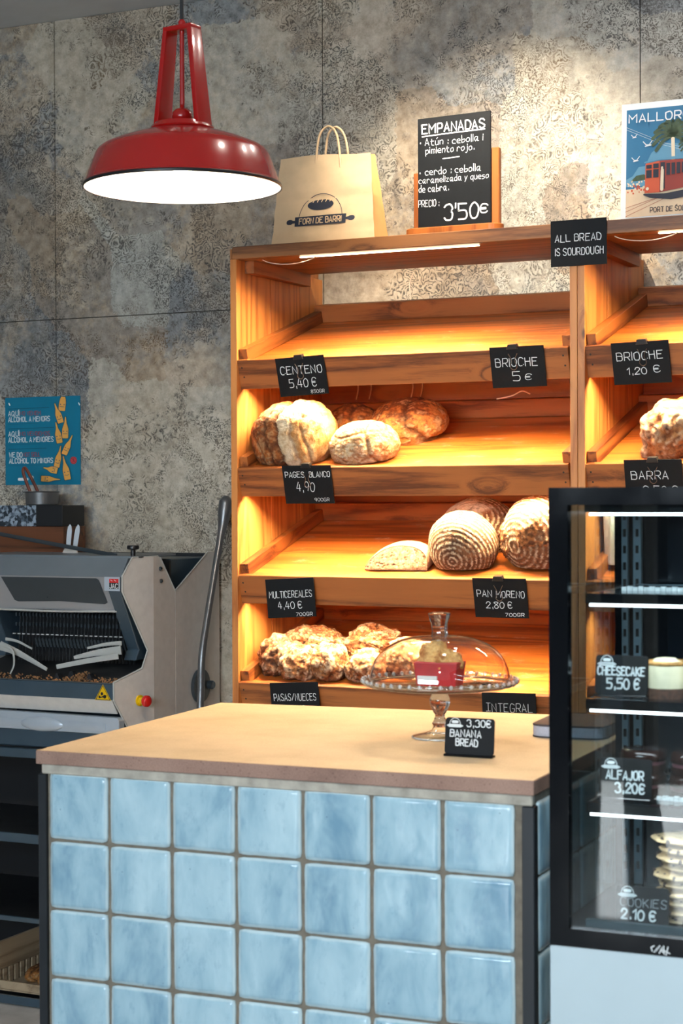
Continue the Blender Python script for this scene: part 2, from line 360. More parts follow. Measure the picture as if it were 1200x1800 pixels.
# ------------------------------------------------------------------ mesh helpers
class MB:
    def __init__(s, off=(0, 0, 0)): s.v = []; s.f = []; s.mi = []; s.o = Vector(off); s.cur = 0
    def av(s, p): s.v.append(Vector(p) - s.o); return len(s.v) - 1
    def af(s, idx): s.f.append(tuple(idx)); s.mi.append(s.cur)
    def hexa(s, P):      # 8 points: bottom 4, top 4
        i = [s.av(p) for p in P]
        for q in ((3, 2, 1, 0), (4, 5, 6, 7), (0, 1, 5, 4), (1, 2, 6, 5), (2, 3, 7, 6), (3, 0, 4, 7)): s.af([i[k] for k in q])
        return s
    def box(s, x0, x1, y0, y1, z0, z1):
        return s.hexa([(x0, y0, z0), (x1, y0, z0), (x1, y1, z0), (x0, y1, z0), (x0, y0, z1), (x1, y0, z1), (x1, y1, z1), (x0, y1, z1)])
    def prism(s, poly, a, b, f):   # poly of 2D points, f(u, w, t) -> 3D
        n = len(poly); i = [s.av(f(p[0], p[1], a)) for p in poly]; j = [s.av(f(p[0], p[1], b)) for p in poly]
        s.af(i[::-1]); s.af(j)
        for k in range(n): s.af([i[k], i[(k + 1) % n], j[(k + 1) % n], j[k]])
        return s
    def poly(s, pts): s.af([s.av(p) for p in pts]); return s
    def tube(s, pts, r, n=8, cap=True):
        pts = [Vector(p) for p in pts]; rs = r if isinstance(r, (list, tuple)) else [r] * len(pts)
        rings = []; up = None
        for k, p in enumerate(pts):
            d = (pts[min(k + 1, len(pts) - 1)] - pts[max(k - 1, 0)]).normalized()
            if up is None: up = Vector((0, 0, 1)) if abs(d.z) < 0.9 else Vector((1, 0, 0))
            x = d.cross(up); x.normalize(); y = x.cross(d).normalized(); up = y
            rr = rs[k]; rr = rr if isinstance(rr, (list, tuple)) else (rr, rr)
            rings.append([s.av(p + x * rr[0] * cos(2 * pi * a / n) + y * rr[1] * sin(2 * pi * a / n)) for a in range(n)])
        for A, B in zip(rings, rings[1:]):
            for a in range(n): s.af([A[a], A[(a + 1) % n], B[(a + 1) % n], B[a]])
        if cap: s.af(rings[0][::-1]); s.af(rings[-1])
        return s
    def lathe(s, prof, c=(0, 0, 0), n=32, wob=None):
        rings = []
        for (r, z) in prof:
            if r < 1e-6: rings.append([s.av((c[0], c[1], c[2] + z))])
            else:
                rings.append([s.av((c[0] + (r * (wob(a, r, z) if wob else 1)) * cos(2 * pi * a / n), c[1] + (r * (wob(a, r, z) if wob else 1)) * sin(2 * pi * a / n), c[2] + z)) for a in range(n)])
        for A, B in zip(rings, rings[1:]):
            for a in range(n):
                b = (a + 1) % n
                if len(A) == 1 and len(B) > 1: s.af([A[0], B[b], B[a]])
                elif len(B) == 1 and len(A) > 1: s.af([A[a], A[b], B[0]])
                elif len(A) > 1: s.af([A[a], A[b], B[b], B[a]])
        return s
    def mesh(s, name, smooth=False, bevel=0, seg=1, keep=False):
        me = bpy.data.meshes.new(name); me.from_pydata([tuple(v_) for v_ in s.v], [], s.f)
        for p_, m_ in zip(me.polygons, s.mi): p_.material_index = m_
        bm = bmesh.new(); bm.from_mesh(me)
        if not keep: bmesh.ops.recalc_face_normals(bm, faces=bm.faces)
        if bevel:
            es = [e for e in bm.edges if len(e.link_faces) == 2 and e.calc_face_angle(0) > 0.5]
            bmesh.ops.bevel(bm, geom=es, offset=bevel, segments=seg, affect='EDGES', profile=0.6, clamp_overlap=True)
        bm.to_mesh(me); bm.free()
        if smooth:
            for p_ in me.polygons: p_.use_smooth = True
            if smooth != 'all':
                me.set_sharp_from_angle(angle=radians(smooth if smooth is not True else 35))
        return me

def link(name, me, mats, parent=None):
    o = bpy.data.objects.new(name, me); C.objects.link(o)
    if mats is not None and not me.materials:
        for m_ in (mats if isinstance(mats, (list, tuple)) else [mats]): me.materials.append(m_)
    if parent is not None: o.parent = parent
    return o
def part(name, mb, mat, parent, smooth=False, bevel=0, seg=1, label=None, keep=False):
    me = mb if isinstance(mb, bpy.types.Mesh) else mb.mesh(name, smooth, bevel, seg, keep)
    o = link(name, me, mat, parent)
    if label: o['label'] = label
    return o
def thing(name, label, cat, loc=(0, 0, 0), rot=(0, 0, 0), group=None):
    o = bpy.data.objects.new(name, None); C.objects.link(o); o.location = loc; o.rotation_euler = rot
    o.empty_display_size = 0.05
    o['label'] = label; o['category'] = cat
    if group: o['group'] = group
    return o
def tag(o, label, cat, group=None):
    o['label'] = label; o['category'] = cat
    if group: o['group'] = group
    return o
def struct(o, label=None, cat=None):
    o['kind'] = 'structure'
    o['label'] = label or o.name.replace('_', ' '); o['category'] = cat or o.name.split('_')[0]
    return o

# ------------------------------------------------------------------ stroke lettering
G = {
 'A': '022942 1434', 'B': '0209 ~093947463606 ~06364543321202', 'C': '~48391907041232 43', 'D': '0209 ~09294744322202',
 'E': '49090242 0636', 'F': '490902 0636', 'G': '~4839190704123243 434525', 'H': '0209 4249 0646', 'I': '0209',
 '|': '2229 0949 0242', 'J': '~3934221203', 'K': '0209 4905 1642', 'L': '090242', 'M': '0209255952', 'N': '02094249',
 'O': '~29080704122232444739 29', 'P': '0209 ~093948463505', 'Q': '~2907041232444729 3451', 'R': '0209 ~093948463505 2542',
 'S': '~48391907163544 43321203', 'T': '0949 2922', 'U': '~090412324449', 'V': '092249', 'W': '0912275249'.replace('5249', '4259'),
 'X': '0249 0942', 'Y': '0925 4922', 'Z': '09490242', '0': '~2907041232444729', '1': '072922', '2': '~0719394702 0242',
 '3': '~0819394736 ~36454332 1203'.replace('4332 12', '433212'), '4': '290444 3732', '5': '490906 ~06364543321202', '6': '~391604123244 3515 04'.replace(' ', ''),
 '7': '094912', '8': '~2608193948260412324426', '9': '~4739190715354746 473912'.replace(' 473912', ' 4732'), '€': '~4839190704123243 0636 0535',
 ',': '131201'.replace('131201', '1311'), '.': '1213', "'": '0907', ':': '1213 1516', '/': '0249', '-': '1535', ' ': '',
 'a': '~3616041223 35 ~36343242'.replace('23 35', '2335'), 'b': '0902 ~052535331202', 'c': '~3526050312 32'.replace(' ', ''), 'd': '~3526050312 33 3932'.replace('12 33', '1233'),
 'e': '~04343526050312 32'.replace(' ', ''), 'i': '0602 0708', 'j': '~26221000 2728', 'l': '0902', 'm': '0602 ~05162522 ~25364542',
 'n': '0602 ~05263532', 'o': '~26050312333526', 'p': '0600 ~052635331203', 'q': '~3526050312 33 3630'.replace('12 33', '1233'),
 'r': '0602 ~04162635', 's': '~361605343312 02'.replace(' ', ''), 't': '~18132232 0636', 'u': '~0603123336 3632', 'ú': '~0603123336 3632 1829',
 'y': '0613 3600', 'z': '06360232', '~': '', 'Í': '0209 0a1b'.replace('a', '9').replace('b', '9'), '*': '1213',
}
def _strokes(ch):
    out = []
    for st in G.get(ch, '').split():
        curved = st[0] == '~'; st = st.lstrip('~')
        pts = [(int(st[i]), int(st[i + 1])) for i in range(0, len(st) - 1, 2)]
        out.append((pts, curved))
    return out
def _cr(pts, k=5):
    if len(pts) < 3: return pts
    closed = pts[0] == pts[-1]
    P = ([pts[-2]] + pts + [pts[1]]) if closed else ([pts[0]] + pts + [pts[-1]])
    out = []
    for i in range(1, len(P) - 2):
        p0, p1, p2, p3 = P[i - 1], P[i], P[i + 1], P[i + 2]
        for j in range(k):
            t = j / k
            out.append(tuple(0.5 * (2 * p1[a] + (p2[a] - p0[a]) * t + (2 * p0[a] - 5 * p1[a] + 4 * p2[a] - p3[a]) * t * t + (3 * p1[a] - p0[a] - 3 * p2[a] + p3[a]) * t ** 3) for a in (0, 1)))
    out.append(pts[-1]); return out
def ribbon(mb, pts, w_, f):
    """flat ribbon with round ends along a 2D polyline; f maps 2D to 3D"""
    pts = [Vector(p) for p in pts]
    q = [pts[0]]
    for p in pts[1:]:
        if (p - q[-1]).length > 1e-5: q.append(p)
    if len(q) < 2: return
    L, Rr = [], []
    for k, p in enumerate(q):
        d0 = (q[k] - q[k - 1]).normalized() if k else (q[1] - q[0]).normalized()
        d1 = (q[k + 1] - q[k]).normalized() if k < len(q) - 1 else d0
        d = (d0 + d1); d = d.normalized() if d.length > 0.2 else d0
        nrm = Vector((-d.y, d.x)); sc = min(1.6, 1 / max(0.4, nrm.dot(Vector((-d0.y, d0.x)))))
        L.append(p + nrm * w_ * 0.5 * sc); Rr.append(p - nrm * w_ * 0.5 * sc)
    li = [mb.av(f(a.x, a.y)) for a in L]; ri = [mb.av(f(a.x, a.y)) for a in Rr]
    for k in range(len(q) - 1): mb.af([ri[k], ri[k + 1], li[k + 1], li[k]])
    for (p, d, a, b) in ((q[0], (q[0] - q[1]).normalized(), li[0], ri[0]), (q[-1], (q[-1] - q[-2]).normalized(), ri[-1], li[-1])):
        nrm = Vector((-d.y, d.x)); s_ = -1 if a == li[0] else -1
        mid = [p + (nrm * cos(t) * -s_ + d * sin(t)) * w_ * 0.5 for t in (pi * 0.75, pi * 0.5, pi * 0.25)]
        base = mb.v[a] + mb.o - Vector(f(*(p + nrm * w_ * 0.5)))
        if base.length > w_ * 0.3 and True: mid = mid if (mb.v[a] + mb.o - Vector(f(*mid[0]))).length < (mb.v[a] + mb.o - Vector(f(*mid[-1]))).length else mid[::-1]
        else: mid = mid if (mb.v[a] + mb.o - Vector(f(*mid[0]))).length < (mb.v[a] + mb.o - Vector(f(*mid[-1]))).length else mid[::-1]
        mb.af([a] + [mb.av(f(m_.x, m_.y)) for m_ in mid] + [b])
def text_w(s):
    x = 0
    for ch in s:
        if ch == ' ': x += 2.6; continue
        st = _strokes(ch); mw = max([p[0] for pts, _ in st for p in pts] or [2]); x += mw + 1.7
    return x - 1.7
def write(mb, s, x0, z0, cap, width, stroke, f, slope=0.0, jit=0.25, seed=1):
    rg = random.Random(seed * 97 + len(s) + ord(s[0]))
    sc = cap / 7.0; tw = text_w(s); sx = (width / tw) if width else sc * 0.95
    x = 0
    for ch in s:
        if ch == ' ': x += 2.6; continue
        st = _strokes(ch); mw = max([p[0] for pts, _ in st for p in pts] or [2])
        dy = rg.uniform(-jit, jit); sk = rg.uniform(-0.05, 0.05) * (jit > 0)
        for pts, curved in st:
            if len(pts) == 1: pts = [pts[0], (pts[0][0] + 0.3, pts[0][1])]
            P_ = [(p[0] + rg.uniform(-jit, jit) * 0.4, p[1] + rg.uniform(-jit, jit) * 0.4) for p in pts]
            if pts[0] == pts[-1]: P_[-1] = P_[0]
            if curved: P_ = _cr(P_)
            Q = [(x0 + (x + p[0] + sk * (p[1] - 2)) * sx, z0 + (p[1] - 2 + dy) * sc + slope * (x + p[0]) * sx) for p in P_]
            ribbon(mb, Q, stroke, f)
        x += mw + 1.7

# ------------------------------------------------------------------ room shell
def slabobj(name, x0, x1, y0, y1, z0, z1, mat, label, cat):
    return struct(part(name, MB().box(x0, x1, y0, y1, z0, z1), mat, None), label, cat)
RX0, RX1, RY0, WY, RZ = -6.0, 2.6, -3.0, 4.86, 3.015
slabobj('floor', RX0, RX1, RY0, WY + 0.1, -0.06, 0.0, M['floor'], 'dark concrete floor of the bakery', 'floor')
slabobj('ceiling', RX0, RX1, RY0, WY + 0.1, RZ, RZ + 0.06, M['ceiling'], 'grey blue painted ceiling above the lamp', 'ceiling')
wb = slabobj('wall_back', RX0, RX1, WY + 0.012, WY + 0.1, 0.0, RZ, M['seam'], 'back wall behind the bread shelves', 'wall')
# printed wall panels with open joints
seams = [-6.0, -5.239, -4.269, -3.299, -2.339, -1.362, -0.392, 0.578, 1.55, 2.6]
zs = [0.0, 2.051, RZ]
for a, b in zip(seams, seams[1:]):
    for c_, d_ in zip(zs, zs[1:]):
        part('wall_panel', MB().box(a + 0.0016, b - 0.0016, WY, WY + 0.012, c_ + 0.0016, d_ - 0.0012), M['wall'], wb)
slabobj('wall_left', RX0 - 0.06, RX0, RY0, WY + 0.1, 0, RZ, M['paint'], 'plain side wall', 'wall')
slabobj('wall_right', RX1, RX1 + 0.06, RY0, WY + 0.1, 0, RZ, M['paint'], 'plain side wall', 'wall')
# front wall behind the camera with the shop window opening
wf = MB(); WX0, WX1, WZ0, WZ1 = -4.4, 0.9, 1.66, 2.85
gaps = [(-3.0, -2.82), (-2.385, -2.25), (-2.10, -1.15)]        # slots added to shape the sun strips reflected in case and tiles
for (a, b, c_, d_) in ((RX0, WX0, 0, RZ), (WX1, RX1, 0, RZ), (WX0, WX1, WZ1, RZ)): wf.box(a, b, RY0 - 0.1, RY0, c_, d_)
xa = WX0
for g0, g1 in gaps + [(WX1, WX1)]:
    wf.box(xa, g0, RY0 - 0.1, RY0, 0, WZ0); xa = g1
struct(part('wall_front', wf, M['paint'], None), 'front wall with the shop window and slots added to let sun strips in', 'wall')
win = struct(thing('window_1', 'shop window in the front wall', 'window', (-1.9, RY0 - 0.05, WZ0)), 'shop window in the front wall', 'window')
fr = MB(win.location)
for (a, b, c_, d_) in ((WX0, WX0 + 0.05, WZ0, WZ1), (WX1 - 0.05, WX1, WZ0, WZ1), (WX0 + 0.05, WX1 - 0.05, WZ0, WZ0 + 0.05), (WX0 + 0.05, WX1 - 0.05, WZ1 - 0.05, WZ1)): fr.box(a, b, RY0 - 0.08, RY0 - 0.04, c_, d_)
part('window_frame', fr, M['black'], win)
slabobj('ground', -9, 6, -9.0, RY0 - 0.1, -0.08, -0.02, M['pavement'], 'sunlit pavement outside the shop', 'pavement')
slabobj('trim_awning', -6.5, 3.0, -5.3, RY0 - 0.11, 2.90, 2.96, M['darkstone'], 'dark awning added unseen over the shop window to stop the sun', 'blocker')  # slab added out of view to keep sun off the upper opening
slabobj('wall_street', -9, 6, -9.2, -9.0, -0.02, 3.3, M['darkstone'], 'dark house front across the street', 'wall')

# ------------------------------------------------------------------ bread shelves
TILT = radians(17.2)
YS = 4.297                       # front plane of the shelf
LIPZ = [1.849, 1.556, 1.264, 0.972]
def led(parent, x0, x1, y, z, power, org):
    part('led_strip', MB(org).box(x0, x1, y - 0.004, y + 0.004, z - 0.0015, z + 0.001), M['led_warm'], parent)
    l = light('led_light', 'AREA', ((x0 + x1) / 2, y, z - 0.005), power, (1.0, 0.71, 0.40), None, shape='RECTANGLE', size=x1 - x0, size_y=0.012)
    l.rotation_euler = (radians(-12), 0, 0); l.data.spread = radians(160); return l
def shelf_unit(x0, x1, label, seed):
    org = Vector((x0, YS, 0))
    u = thing('bread_shelf', label, 'shelf', org, group=None)
    t = 0.019
    # side panels, each glued from upright planks
    for sx, xa in ((0, x0), (1, x1 - t)):
        sp = part('side_panel', MB(org).box(xa + 0.004, xa + t - 0.004, YS + 0.01, YS + 0.535, 0.002, 2.120), M['pine_edge'], u)
        ys = [YS, YS + 0.20, YS + 0.385, YS + 0.54]
        for k in range(3):
            part('plank', MB(org).box(xa, xa + t, ys[k] + (0.0 if k == 0 else 0.0007), ys[k + 1] - 0.0007, 0.0, 2.122 if sx == 0 else 2.122), M['pine_z'] if k or True else None, sp, bevel=0.0008)
    part('top_board', MB(org).box(x0 + 0.006, x1 - 0.001, YS, 4.70, 2.122, 2.156), M['top'], u, bevel=0.0015)
    part('fascia_end', MB(org).box(x0, x0 + 0.0055, YS, YS + 0.54, 2.122, 2.150), M['pine_edge'], u)
    for xa in (x0 + t, x1 - t - 0.028):
        part('cleat', MB(org).box(xa, xa + 0.028, YS + 0.05, 4.70, 2.088, 2.122), M['rail'], u)
    xi0, xi1 = x0 + t, x1 - t
    # back planks
    zb = 0.80
    while zb < 1.86:
        part('back_plank', MB(org).box(xi0 + 0.001, xi1 - 0.001, 4.822, 4.834, zb + 0.001, zb + 0.174), M['back'], u, bevel=0.001); zb += 0.176
    part('bottom_board', MB(org).box(xi0, xi1, YS + 0.01, 4.82, 0.08, 0.10), M['pine_x'], u)
    part('kick_board', MB(org).box(xi0, xi1, YS + 0.02, YS + 0.035, 0.0, 0.08), M['pine_x'], u)
    for z in LIPZ:
        tr = part('tray', MB().box(0.001, xi1 - xi0 - 0.001, 0.0, 0.512, -0.012, 0.0), M['tray'], u)
        tr.location = (t, 0.020, z - 0.006); tr.rotation_euler = (TILT, 0, 0)
        w_ = xi1 - xi0
        lp = MB().box(-0.002, w_ - 0.006, -0.017, 0.0, -0.072, 0.009)
        part('front_lip', lp, M['lip'], tr, bevel=0.0012)
        nb = MB()
        for xx in (0.012, w_ - 0.02):
            for zz, dx in ((-0.012, 0), (-0.038, 0.003)):
                c_ = (xx + dx, -0.0172, zz); nn = 8
                nb.poly([(c_[0] + 0.0026 * cos(2 * pi * k / nn), c_[1], c_[2] + 0.0026 * sin(2 * pi * k / nn)) for k in range(nn)])
        part('nail_heads', nb, M['clip'], tr)
        part('back_rail', MB().box(0.001, w_ - 0.001, 0.494, 0.512, 0.0005, 0.052), M['lip'], tr, bevel=0.001)
        for xx in (0.001, w_ - 0.025):
            part('side_rail', MB().box(xx, xx + 0.024, 0.0005, 0.493, 0.0005, 0.036), M['rail'], tr, bevel=0.001)
    # strip lights tucked behind each front board
    led(u, x0 + 0.20, x1 - 0.27, YS + 0.028, 2.1195, 21.0, org)
    for i, z in enumerate(LIPZ[:3]):
        led(u, x0 + 0.06, x1 - 0.06, YS + 0.046, z - 0.060, (25.0, 27.0, 19.0)[i], org)
    # loose feed wire of the top strip
    part('strip_wire', MB(org).tube([(x0 + 0.09 + 0.16 * k / 12, YS + 0.020, 2.118 - 0.016 * sin(pi * k / 12) ** 0.7) for k in range(13)], 0.0013, 6), M['wirewhite'], u)
    return u
U1 = shelf_unit(-2.350, -1.3675, 'pine bread shelf with rye, white and raisin loaves on its sloping trays', 1)
U2 = shelf_unit(-1.3665, -0.384, 'pine bread shelf at the right edge, partly behind the glass display case', 2)
def wirepart(parent, org, pts, r=0.0018):
    part('cable', MB(org).tube(_cr3(pts), r, 6), M['wirewhite'], parent)
def _cr3(pts, k=5):
    P = [pts[0]] + list(pts) + [pts[-1]]; out = []
    for i in range(1, len(P) - 2):
        p0, p1, p2, p3 = P[i - 1], P[i], P[i + 1], P[i + 2]
        for j in range(k):
            t = j / k
            out.append(tuple(0.5 * (2 * p1[a] + (p2[a] - p0[a]) * t + (2 * p0[a] - 5 * p1[a] + 4 * p2[a] - p3[a]) * t * t + (3 * p1[a] - p0[a] - 3 * p2[a] + p3[a]) * t ** 3) for a in (0, 1, 2)))
    out.append(tuple(pts[-1])); return out
o1 = U1.location
for x in (-2.205, -2.163, -2.03, -2.0):
    wirepart(U1, o1, [(x, 4.80, 1.76), (x + 0.004, 4.806, 1.80), (x - 0.006, 4.80, 1.86)])
wirepart(U1, o1, [(-2.03, 4.80, 2.045), (-2.028, 4.79, 2.09), (-2.012, 4.78, 2.122)])
wirepart(U1, o1, [(-1.70, 4.62, 1.74), (-1.66, 4.63, 1.748), (-1.63, 4.63, 1.76), (-1.61, 4.64, 1.752)])

# ------------------------------------------------------------------ breads
def mixc(a, b, t):
    t = max(0.0, min(1.0, t)); return tuple(a[i] * (1 - t) + b[i] * t for i in range(3))
def smooth(x, a, b):
    t = max(0.0, min(1.0, (x - a) / (b - a))) if a != b else float(x > a); return t * t * (3 - 2 * t)
fb = lambda p, s=1.0, o=4: noise.fractal(p * s, 0.9, 2.0, o)
L3 = lambda *c: lin(*c)[:3]
FLOUR, CREAM, GOLD, TAN, BROWN, DARK, BURNT = L3(240, 220, 186), L3(226, 188, 136), L3(206, 140, 72), L3(188, 130, 78), L3(140, 80, 38), L3(86, 46, 24), L3(48, 26, 16)
def loaf(label, loc, dims, style, seed, rot=(0, 0, 0), sub=5, group=None, axis=(0.0, -1, 0.0), name='bread_loaf', flat=-0.55):
    bm = bmesh.new(); bmesh.ops.create_icosphere(bm, subdivisions=sub, radius=1.0)
    off = Vector((seed * 3.7, seed * 1.3, seed * 7.1)); cols = {}
    ax = Vector(axis).normalized()
    for v_ in bm.verts:
        p = v_.co.copy(); n0 = fb(p * 1.3 + off, 1, 3); n1 = fb(p * 4.0 + off, 1, 4); n2 = fb(p * 11 + off, 1, 4)
        side = p.z
        if style == 'pages':                 # big country loaf, long ridges running over it
            p = Vector([math.copysign(abs(c_) ** 0.80, c_) for c_ in p])
            s_ = p.x + 0.14 * sin(p.z * 2.4 + 0.6) + 0.09 * n0 + 0.05 * n1
            rg = [exp(-((s_ - c_) / w_) ** 2) for c_, w_ in ((-0.56, 0.03), (-0.30, 0.035), (-0.02, 0.045), (0.36, 0.03), (0.62, 0.025))]
            d = 0.05 * n0 + 0.03 * n1 + 0.012 * n2 - 0.06 * rg[0] - 0.07 * rg[1] - 0.11 * rg[2] - 0.06 * rg[3] - 0.04 * rg[4] + 0.03 * smooth(s_, 0.0, 0.1)
            c = mixc(L3(176, 104, 46), L3(108, 58, 26), 0.5 + 1.3 * n1); c = mixc(c, DARK, smooth(n2 + n0 * 0.6, 0.05, 0.35) * 0.8)
            c = mixc(c, L3(214, 168, 120), smooth(n2 - n1 * 0.5, 0.12, 0.35) * 0.55)
            fl = smooth(s_, -0.01, 0.05)
            c = mixc(c, mixc(FLOUR, L3(214, 180, 138), 0.25 + 1.1 * n1 + 0.5 * n2), fl)
            c = mixc(c, mixc(L3(226, 190, 138), L3(196, 140, 80), 0.45 + 1.4 * n1), smooth(s_, 0.36, 0.42))
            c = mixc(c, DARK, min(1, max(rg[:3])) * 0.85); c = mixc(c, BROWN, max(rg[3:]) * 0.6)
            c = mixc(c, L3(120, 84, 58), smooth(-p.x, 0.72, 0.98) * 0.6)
        elif style == 'boule':               # dark baked boule with one torn ear
            s_ = p.x * 0.55 - p.y * 0.2 + p.z * 0.2 + 0.1 * n0
            r1 = exp(-((s_ - 0.34) / 0.05) ** 2)
            d = 0.05 * n0 + 0.025 * n1 + 0.012 * n2 - 0.10 * r1
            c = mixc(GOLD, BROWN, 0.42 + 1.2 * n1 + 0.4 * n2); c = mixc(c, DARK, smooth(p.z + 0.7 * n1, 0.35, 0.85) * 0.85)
            c = mixc(c, CREAM, smooth(n1 + n2 * 0.6 - p.z * 0.35, 0.05, 0.4) * 0.6)
            c = mixc(c, BURNT, r1 * 0.75)
        elif style == 'floury':
            s_ = p.x - 0.5 + 0.2 * p.z + 0.1 * n0; r1 = exp(-(s_ / 0.05) ** 2); r2 = exp(-((p.z - 0.62 - 0.1 * sin(p.x * 4)) / 0.05) ** 2)
            d = 0.05 * n0 + 0.03 * n1 + 0.012 * n2 - 0.08 * r1 - 0.04 * r2
            c = mixc(CREAM, FLOUR, 0.5 + n1 + n2); c = mixc(c, L3(170, 108, 58), smooth(n1 - n2 * 0.8, 0.06, 0.30) * 0.7); c = mixc(c, L3(196, 124, 56), smooth(p.x + 0.3 * n1, 0.5, 0.9) * 0.6)
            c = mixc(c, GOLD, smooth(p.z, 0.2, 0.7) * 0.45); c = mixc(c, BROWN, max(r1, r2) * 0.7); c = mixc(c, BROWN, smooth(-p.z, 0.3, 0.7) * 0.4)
        elif style in ('spiral', 'spiral_torn', 'spiral_pale'):
            th = acos(max(-1, min(1, p.dot(ax)))); nr = 46 if style == 'spiral' else 42
            rg = sin(th * nr + 1.6 * n0 + 0.5 * n1 + 1.2)
            d = 0.03 * n0 + 0.010 * n2 + 0.009 * rg
            c = mixc(L3(138, 96, 62), L3(92, 60, 38), 0.5 + n1 * 1.4); c = mixc(c, FLOUR, smooth(rg + n2 * 1.3, 0.25, 0.95) * (0.72 + 0.3 * n1))
            if style == 'spiral_pale': c = mixc(c, FLOUR, smooth(0.5 * p.z - p.x * 0.9 + n0 * 0.4, 0.0, 0.35) * 0.9)
            if style == 'spiral_torn':
                tq = smooth(0.55 * n0 + 0.45 * n1 + 0.25 - abs(p.z - 0.05) * 0.9 - 0.4 * max(0, p.z - 0.2), 0.0, 0.09)
                c = mixc(c, mixc(L3(168, 108, 56), L3(92, 54, 28), 0.5 + 1.6 * n2), tq); d += 0.035 * tq + tq * 0.03 * n2 - 0.02 * smooth(tq, 0.2, 0.5) * (1 - tq)
            c = mixc(c, BURNT, smooth(n2 - n1, 0.35, 0.6) * 0.5)
        else:                                 # 'raisin': craggy, floury, studded with dark fruit
            ns = noise.voronoi(p * 4.2 + off)[0][0]; m1 = fb(p * 2.3 + off, 1, 3); m3 = fb(p * 20 + off, 1, 2)
            fold = exp(-((fb(p * 1.7 + off * 2, 1, 2)) / 0.035) ** 2)
            d = 0.10 * n0 + 0.15 * m1 + 0.028 * n2 + 0.022 * smooth(0.15 - ns, 0.0, 0.08) - 0.07 * fold
            c = mixc(L3(198, 138, 84), L3(130, 76, 40), 0.5 + 1.5 * n1); c = mixc(c, L3(236, 206, 170), smooth(0.9 * m1 + 0.6 * n2 + 0.12 * p.z, 0.02, 0.30) * 0.8)
            c = mixc(c, L3(116, 66, 36), smooth(m3 + 0.4 * n2, 0.10, 0.30) * 0.6)
            c = mixc(c, BURNT, fold * 0.75); c = mixc(c, L3(38, 22, 18), smooth(0.15 - ns, 0.0, 0.03) * 0.95)
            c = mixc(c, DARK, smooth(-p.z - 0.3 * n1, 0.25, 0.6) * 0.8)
            if style == 'raisin_dark': c = mixc(c, L3(52, 30, 24), 0.62 - 0.6 * smooth(n2, 0.0, 0.3))
        q = p * (1 + d)
        if q.z < flat: q.z = flat + (q.z - flat) * 0.12
        v_.co = Vector((q.x * dims[0], q.y * dims[1], (q.z - flat) * dims[2])); cols[v_.index] = c
    me = bpy.data.meshes.new(name); bm.to_mesh(me); bm.free()
    ca = me.color_attributes.new('crust', 'FLOAT_COLOR', 'POINT')
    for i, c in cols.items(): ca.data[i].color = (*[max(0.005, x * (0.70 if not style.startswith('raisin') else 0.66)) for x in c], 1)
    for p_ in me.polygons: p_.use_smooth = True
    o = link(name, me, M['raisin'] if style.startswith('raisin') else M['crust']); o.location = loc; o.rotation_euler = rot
    tag(o, label, 'bread', group); return o
def tz(i, y): return LIPZ[i] - 0.006 + 0.003 + (y - YS - 0.020) * math.tan(TILT)      # top of tray i at depth y
T = TILT
def place(label, i, x, y, dims, style, seed, rot=(0, 0, 0), dz=0.0, **kw):
    return loaf(label, (x, y, tz(i, y) + dz), dims, style, seed, (T + rot[0], rot[1], rot[2]), **kw)
g2, g3, g4 = 'white country loaves on the second tray', 'round spiral loaves on the third tray', 'raisin and nut loaves on the fourth tray'
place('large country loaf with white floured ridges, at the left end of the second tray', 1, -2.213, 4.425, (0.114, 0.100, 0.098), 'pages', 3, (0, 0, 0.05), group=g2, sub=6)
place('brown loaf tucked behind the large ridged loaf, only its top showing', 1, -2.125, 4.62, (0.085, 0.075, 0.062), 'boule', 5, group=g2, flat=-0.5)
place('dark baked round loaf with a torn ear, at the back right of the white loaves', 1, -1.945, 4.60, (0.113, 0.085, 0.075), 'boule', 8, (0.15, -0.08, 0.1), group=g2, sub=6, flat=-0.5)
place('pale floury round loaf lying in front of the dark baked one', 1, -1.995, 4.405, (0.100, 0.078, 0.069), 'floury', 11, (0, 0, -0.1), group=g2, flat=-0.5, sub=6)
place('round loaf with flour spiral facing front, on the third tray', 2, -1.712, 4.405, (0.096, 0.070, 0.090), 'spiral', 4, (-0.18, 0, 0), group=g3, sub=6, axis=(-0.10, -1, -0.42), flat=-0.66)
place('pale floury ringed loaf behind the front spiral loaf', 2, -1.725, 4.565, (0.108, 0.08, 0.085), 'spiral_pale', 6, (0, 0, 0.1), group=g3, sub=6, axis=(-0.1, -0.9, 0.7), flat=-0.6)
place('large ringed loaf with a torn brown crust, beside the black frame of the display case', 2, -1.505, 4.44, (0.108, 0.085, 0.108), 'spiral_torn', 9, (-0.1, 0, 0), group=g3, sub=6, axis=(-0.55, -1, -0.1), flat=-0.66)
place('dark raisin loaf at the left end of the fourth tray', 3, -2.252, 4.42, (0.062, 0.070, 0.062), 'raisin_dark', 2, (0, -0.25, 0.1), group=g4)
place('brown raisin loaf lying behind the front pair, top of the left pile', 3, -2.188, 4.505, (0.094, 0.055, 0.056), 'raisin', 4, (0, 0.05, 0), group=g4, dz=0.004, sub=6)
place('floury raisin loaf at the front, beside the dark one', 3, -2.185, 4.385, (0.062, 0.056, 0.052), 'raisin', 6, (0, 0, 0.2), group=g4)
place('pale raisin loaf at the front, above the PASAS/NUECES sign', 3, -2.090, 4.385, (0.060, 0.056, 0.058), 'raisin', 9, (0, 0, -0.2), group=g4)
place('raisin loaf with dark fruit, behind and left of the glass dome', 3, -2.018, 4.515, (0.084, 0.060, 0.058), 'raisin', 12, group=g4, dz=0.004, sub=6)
place('small raisin loaf at the front, right end of the pile', 3, -1.985, 4.390, (0.056, 0.055, 0.048), 'raisin', 15, group=g4)
